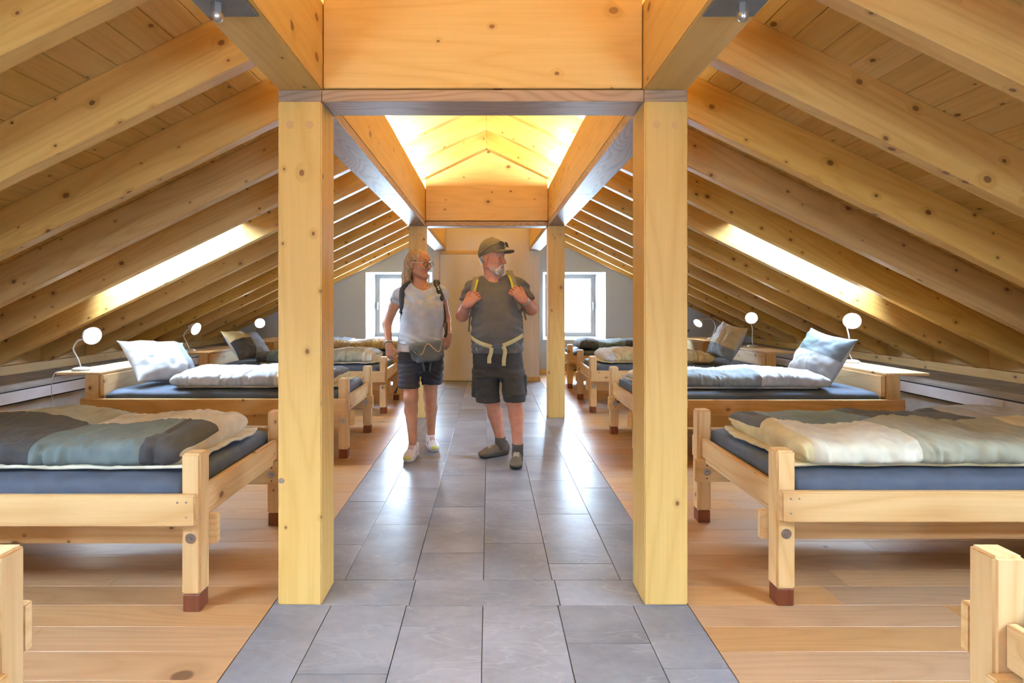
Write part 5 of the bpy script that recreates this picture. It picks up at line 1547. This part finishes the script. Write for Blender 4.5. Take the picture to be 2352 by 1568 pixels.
    # ---- shorts
    q = SDF((-.36, 3.98, .42), (.46, 4.75, .92), .0055)
    q.loft([(zz(862), xx(1145), D + .0, .208, .150), (zz(835), xx(1144), D + .005, .206, .155), (zz(806), xx(1142), D + .008, .200, .158)], .02, p=2.4)
    q.loft([(zz(921), xx(1121), D + .0, .098, .115), (zz(880), xx(1117), D + .01, .106, .125), (zz(850), xx(1116), D + .01, .104, .14)], .025, p=2.4)
    q.loft([(zz(915), xx(1181), D - .10, .086, .110), (zz(880), xx(1177), D - .06, .100, .125), (zz(850), xx(1173), D - .02, .104, .14)], .025, p=2.4)
    for px, py, dd in ((1090, 885, .03), (1203, 882, -.05)): q.rbox(W(px, py, dd), (.022, .075, .085), .018, None, .01)
    q.rbox(W(1150.5, 897, -.03), (.009, .3, .075), .006, None, .008, 'sub')
    so = q.obj('shorts', ['shorts_black'], body, relax=2, disp=lambda V: .004 * fbm(V * np.array([14, 14, 24]), 2))
    for an, r in ((PP(1149, 1006, 4.41), .046), (PP(1189, 1022, 4.20), .046)):
        lathe('sock', [(.042, .05), (.0435, .09), (.044, .125), (.0445, .150), (.041, .151), (.040, .10)], 'sock_grey', Matrix.Translation((an.x, an.y, 0)), body, 24)
    shoe(body, PP(1151, 1010, 4.42), (-.90, -.55, 0), .29, 'shoe_brown', 'rubber', 'lace_beige', collar=.095)
    shoe(body, PP(1188, 1024, 4.215), (-.12, -1, 0), .29, 'shoe_brown', 'rubber', 'lace_beige', collar=.095)
    # ---- watch and wristband
    fd = Vector(wr2 - el2).normalized(); wc = Vector(wr2) - fd * .012
    M = Matrix.Translation(wc) @ fd.to_track_quat('Z', 'Y').to_matrix().to_4x4()
    lathe('watch', [(.038, -.011), (.0405, -.008), (.0405, .008), (.038, .011)], 'silver', M, body, 24)
    fd = Vector(wr - el).normalized(); M = Matrix.Translation(Vector(wr) - fd * .01) @ fd.to_track_quat('Z', 'Y').to_matrix().to_4x4()
    lathe('wristband', [(.036, -.005), (.0385, -.003), (.0385, .003), (.036, .005)], 'frame_black', M, body, 24)
    # ---- backpack
    bp = empty('backpack', tuple(W(1140, 720, .28))); tag(bp, 'olive backpack with yellow trimmed straps and khaki waist belt worn by the man', 'backpack')
    k = SDF((-.25, 4.4, .85), (.36, 4.9, 1.52), .006)
    k.rbox(W(1141, 715, .275), (.150, .095, .26), .07, None, 0); k.rbox(W(1141, 740, .37), (.115, .045, .14), .04, None, .02)
    k.obj('pack_body', ['strap_olive'], bp, relax=1, disp=lambda V: .004 * fbm(V * 12, 2))
    for side, pts, lime in ((-1, [(1106, 627), (1099, 634), (1094, 645), (1091, 658), (1088, 672), (1086, 690), (1084, 706)], 5.0), (1, [(1164, 622), (1171, 630), (1177, 642), (1180, 655), (1182, 668), (1187, 690), (1194, 708)], -6.0)):
        for nm, off, wd, mt, lift, th in (('shoulder_strap', 0, .060, 'strap_olive', .004, .012), ('strap_trim', lime, .020, 'strap_lime', .016, .005)):
            pp, nn = [], []
            for px, py in pts:
                if nm == 'strap_trim' and py > 672: continue
                p = t.hit(px + off, py, 4.05, 4.8)
                if p is not None: pp.append(p); nn.append(t.grad(p))
            if len(pp) < 3: continue
            top = pp[0]
            if nm == 'shoulder_strap':
                pp.insert(0, top + Vector((0, .08, .02))); nn.insert(0, Vector((0, 0, 1))); pp.insert(0, top + Vector((0, .18, -.02))); nn.insert(0, Vector((0, .5, 1)))
            pc = catmull(pp, 6); nc = [n_.normalized() for n_ in catmull(nn, 6)]
            st = ribbon(nm, [p + n_ * lift for p, n_ in zip(pc, nc)], nc, wd, th, mt, bp)
            if nm == 'shoulder_strap':
                e = pp[-1]
                tube('adjuster_strap', [e, e + Vector((side * .02, .05, -.10)), e + Vector((side * .03, .12, -.2))], .006, 'strap_olive', st, 6, 5)
    tube('loose_strap', [W(1196, 690, -.10), W(1203, 712, -.06), W(1208, 734, -.03)], [.006, .008, .009], 'strap_olive', bp, 6)
    tube('loose_strap', [W(1082, 705, -.06), W(1080, 722, -.03), W(1077, 741, .0)], [.006, .006, .004], 'strap_olive', bp, 6)
    # waist belt
    for pts, tail in (([(1086, 774), (1094, 781), (1106, 788), (1118, 792), (1130, 796)], [(1129, 798), (1128, 810), (1124, 822), (1124, 834)]), ([(1197, 770), (1188, 776), (1178, 782), (1166, 788), (1154, 793)], [(1155, 795), (1160, 806), (1158, 822), (1157, 840)])):
        pp = []; nn = []
        for px, py in pts:
            p = t.hit(px, py, 4.0, 4.7)
            if p is not None: pp.append(p); nn.append(t.grad(p))
        if len(pp) > 2:
            pc = catmull(pp, 5); nc = [n_.normalized() for n_ in catmull(nn, 5)]
            ribbon('waist_belt', [p + n_ * .011 for p, n_ in zip(pc, nc)], nc, .036, .005, 'strap_khaki', bp)
        tp = [Vector(W(px, py, -.195 + i * .006)) for i, (px, py) in enumerate(tail)]
        ribbon('belt_tail', catmull(tp, 4), [Vector((0, -1, .1))] * (len(tp) * 4 - 3), .032, .004, 'strap_khaki', bp)
    bc = W(1142, 796, -.190)
    box('buckle', tuple(bc - np.array((.030, .010, .017))), tuple(bc + np.array((.030, .008, .017))), 'frame_black', bp, 'x', .005)
    rp = t.hit(1171, 624, 4.05, 4.8)
    if rp is not None: tube('strap_logo', [rp + Vector((-.014, -.02, .0)), rp + Vector((.012, -.02, .003))], .006, 'red_mark', bp, 6)
    return s
build_woman()
build_man()
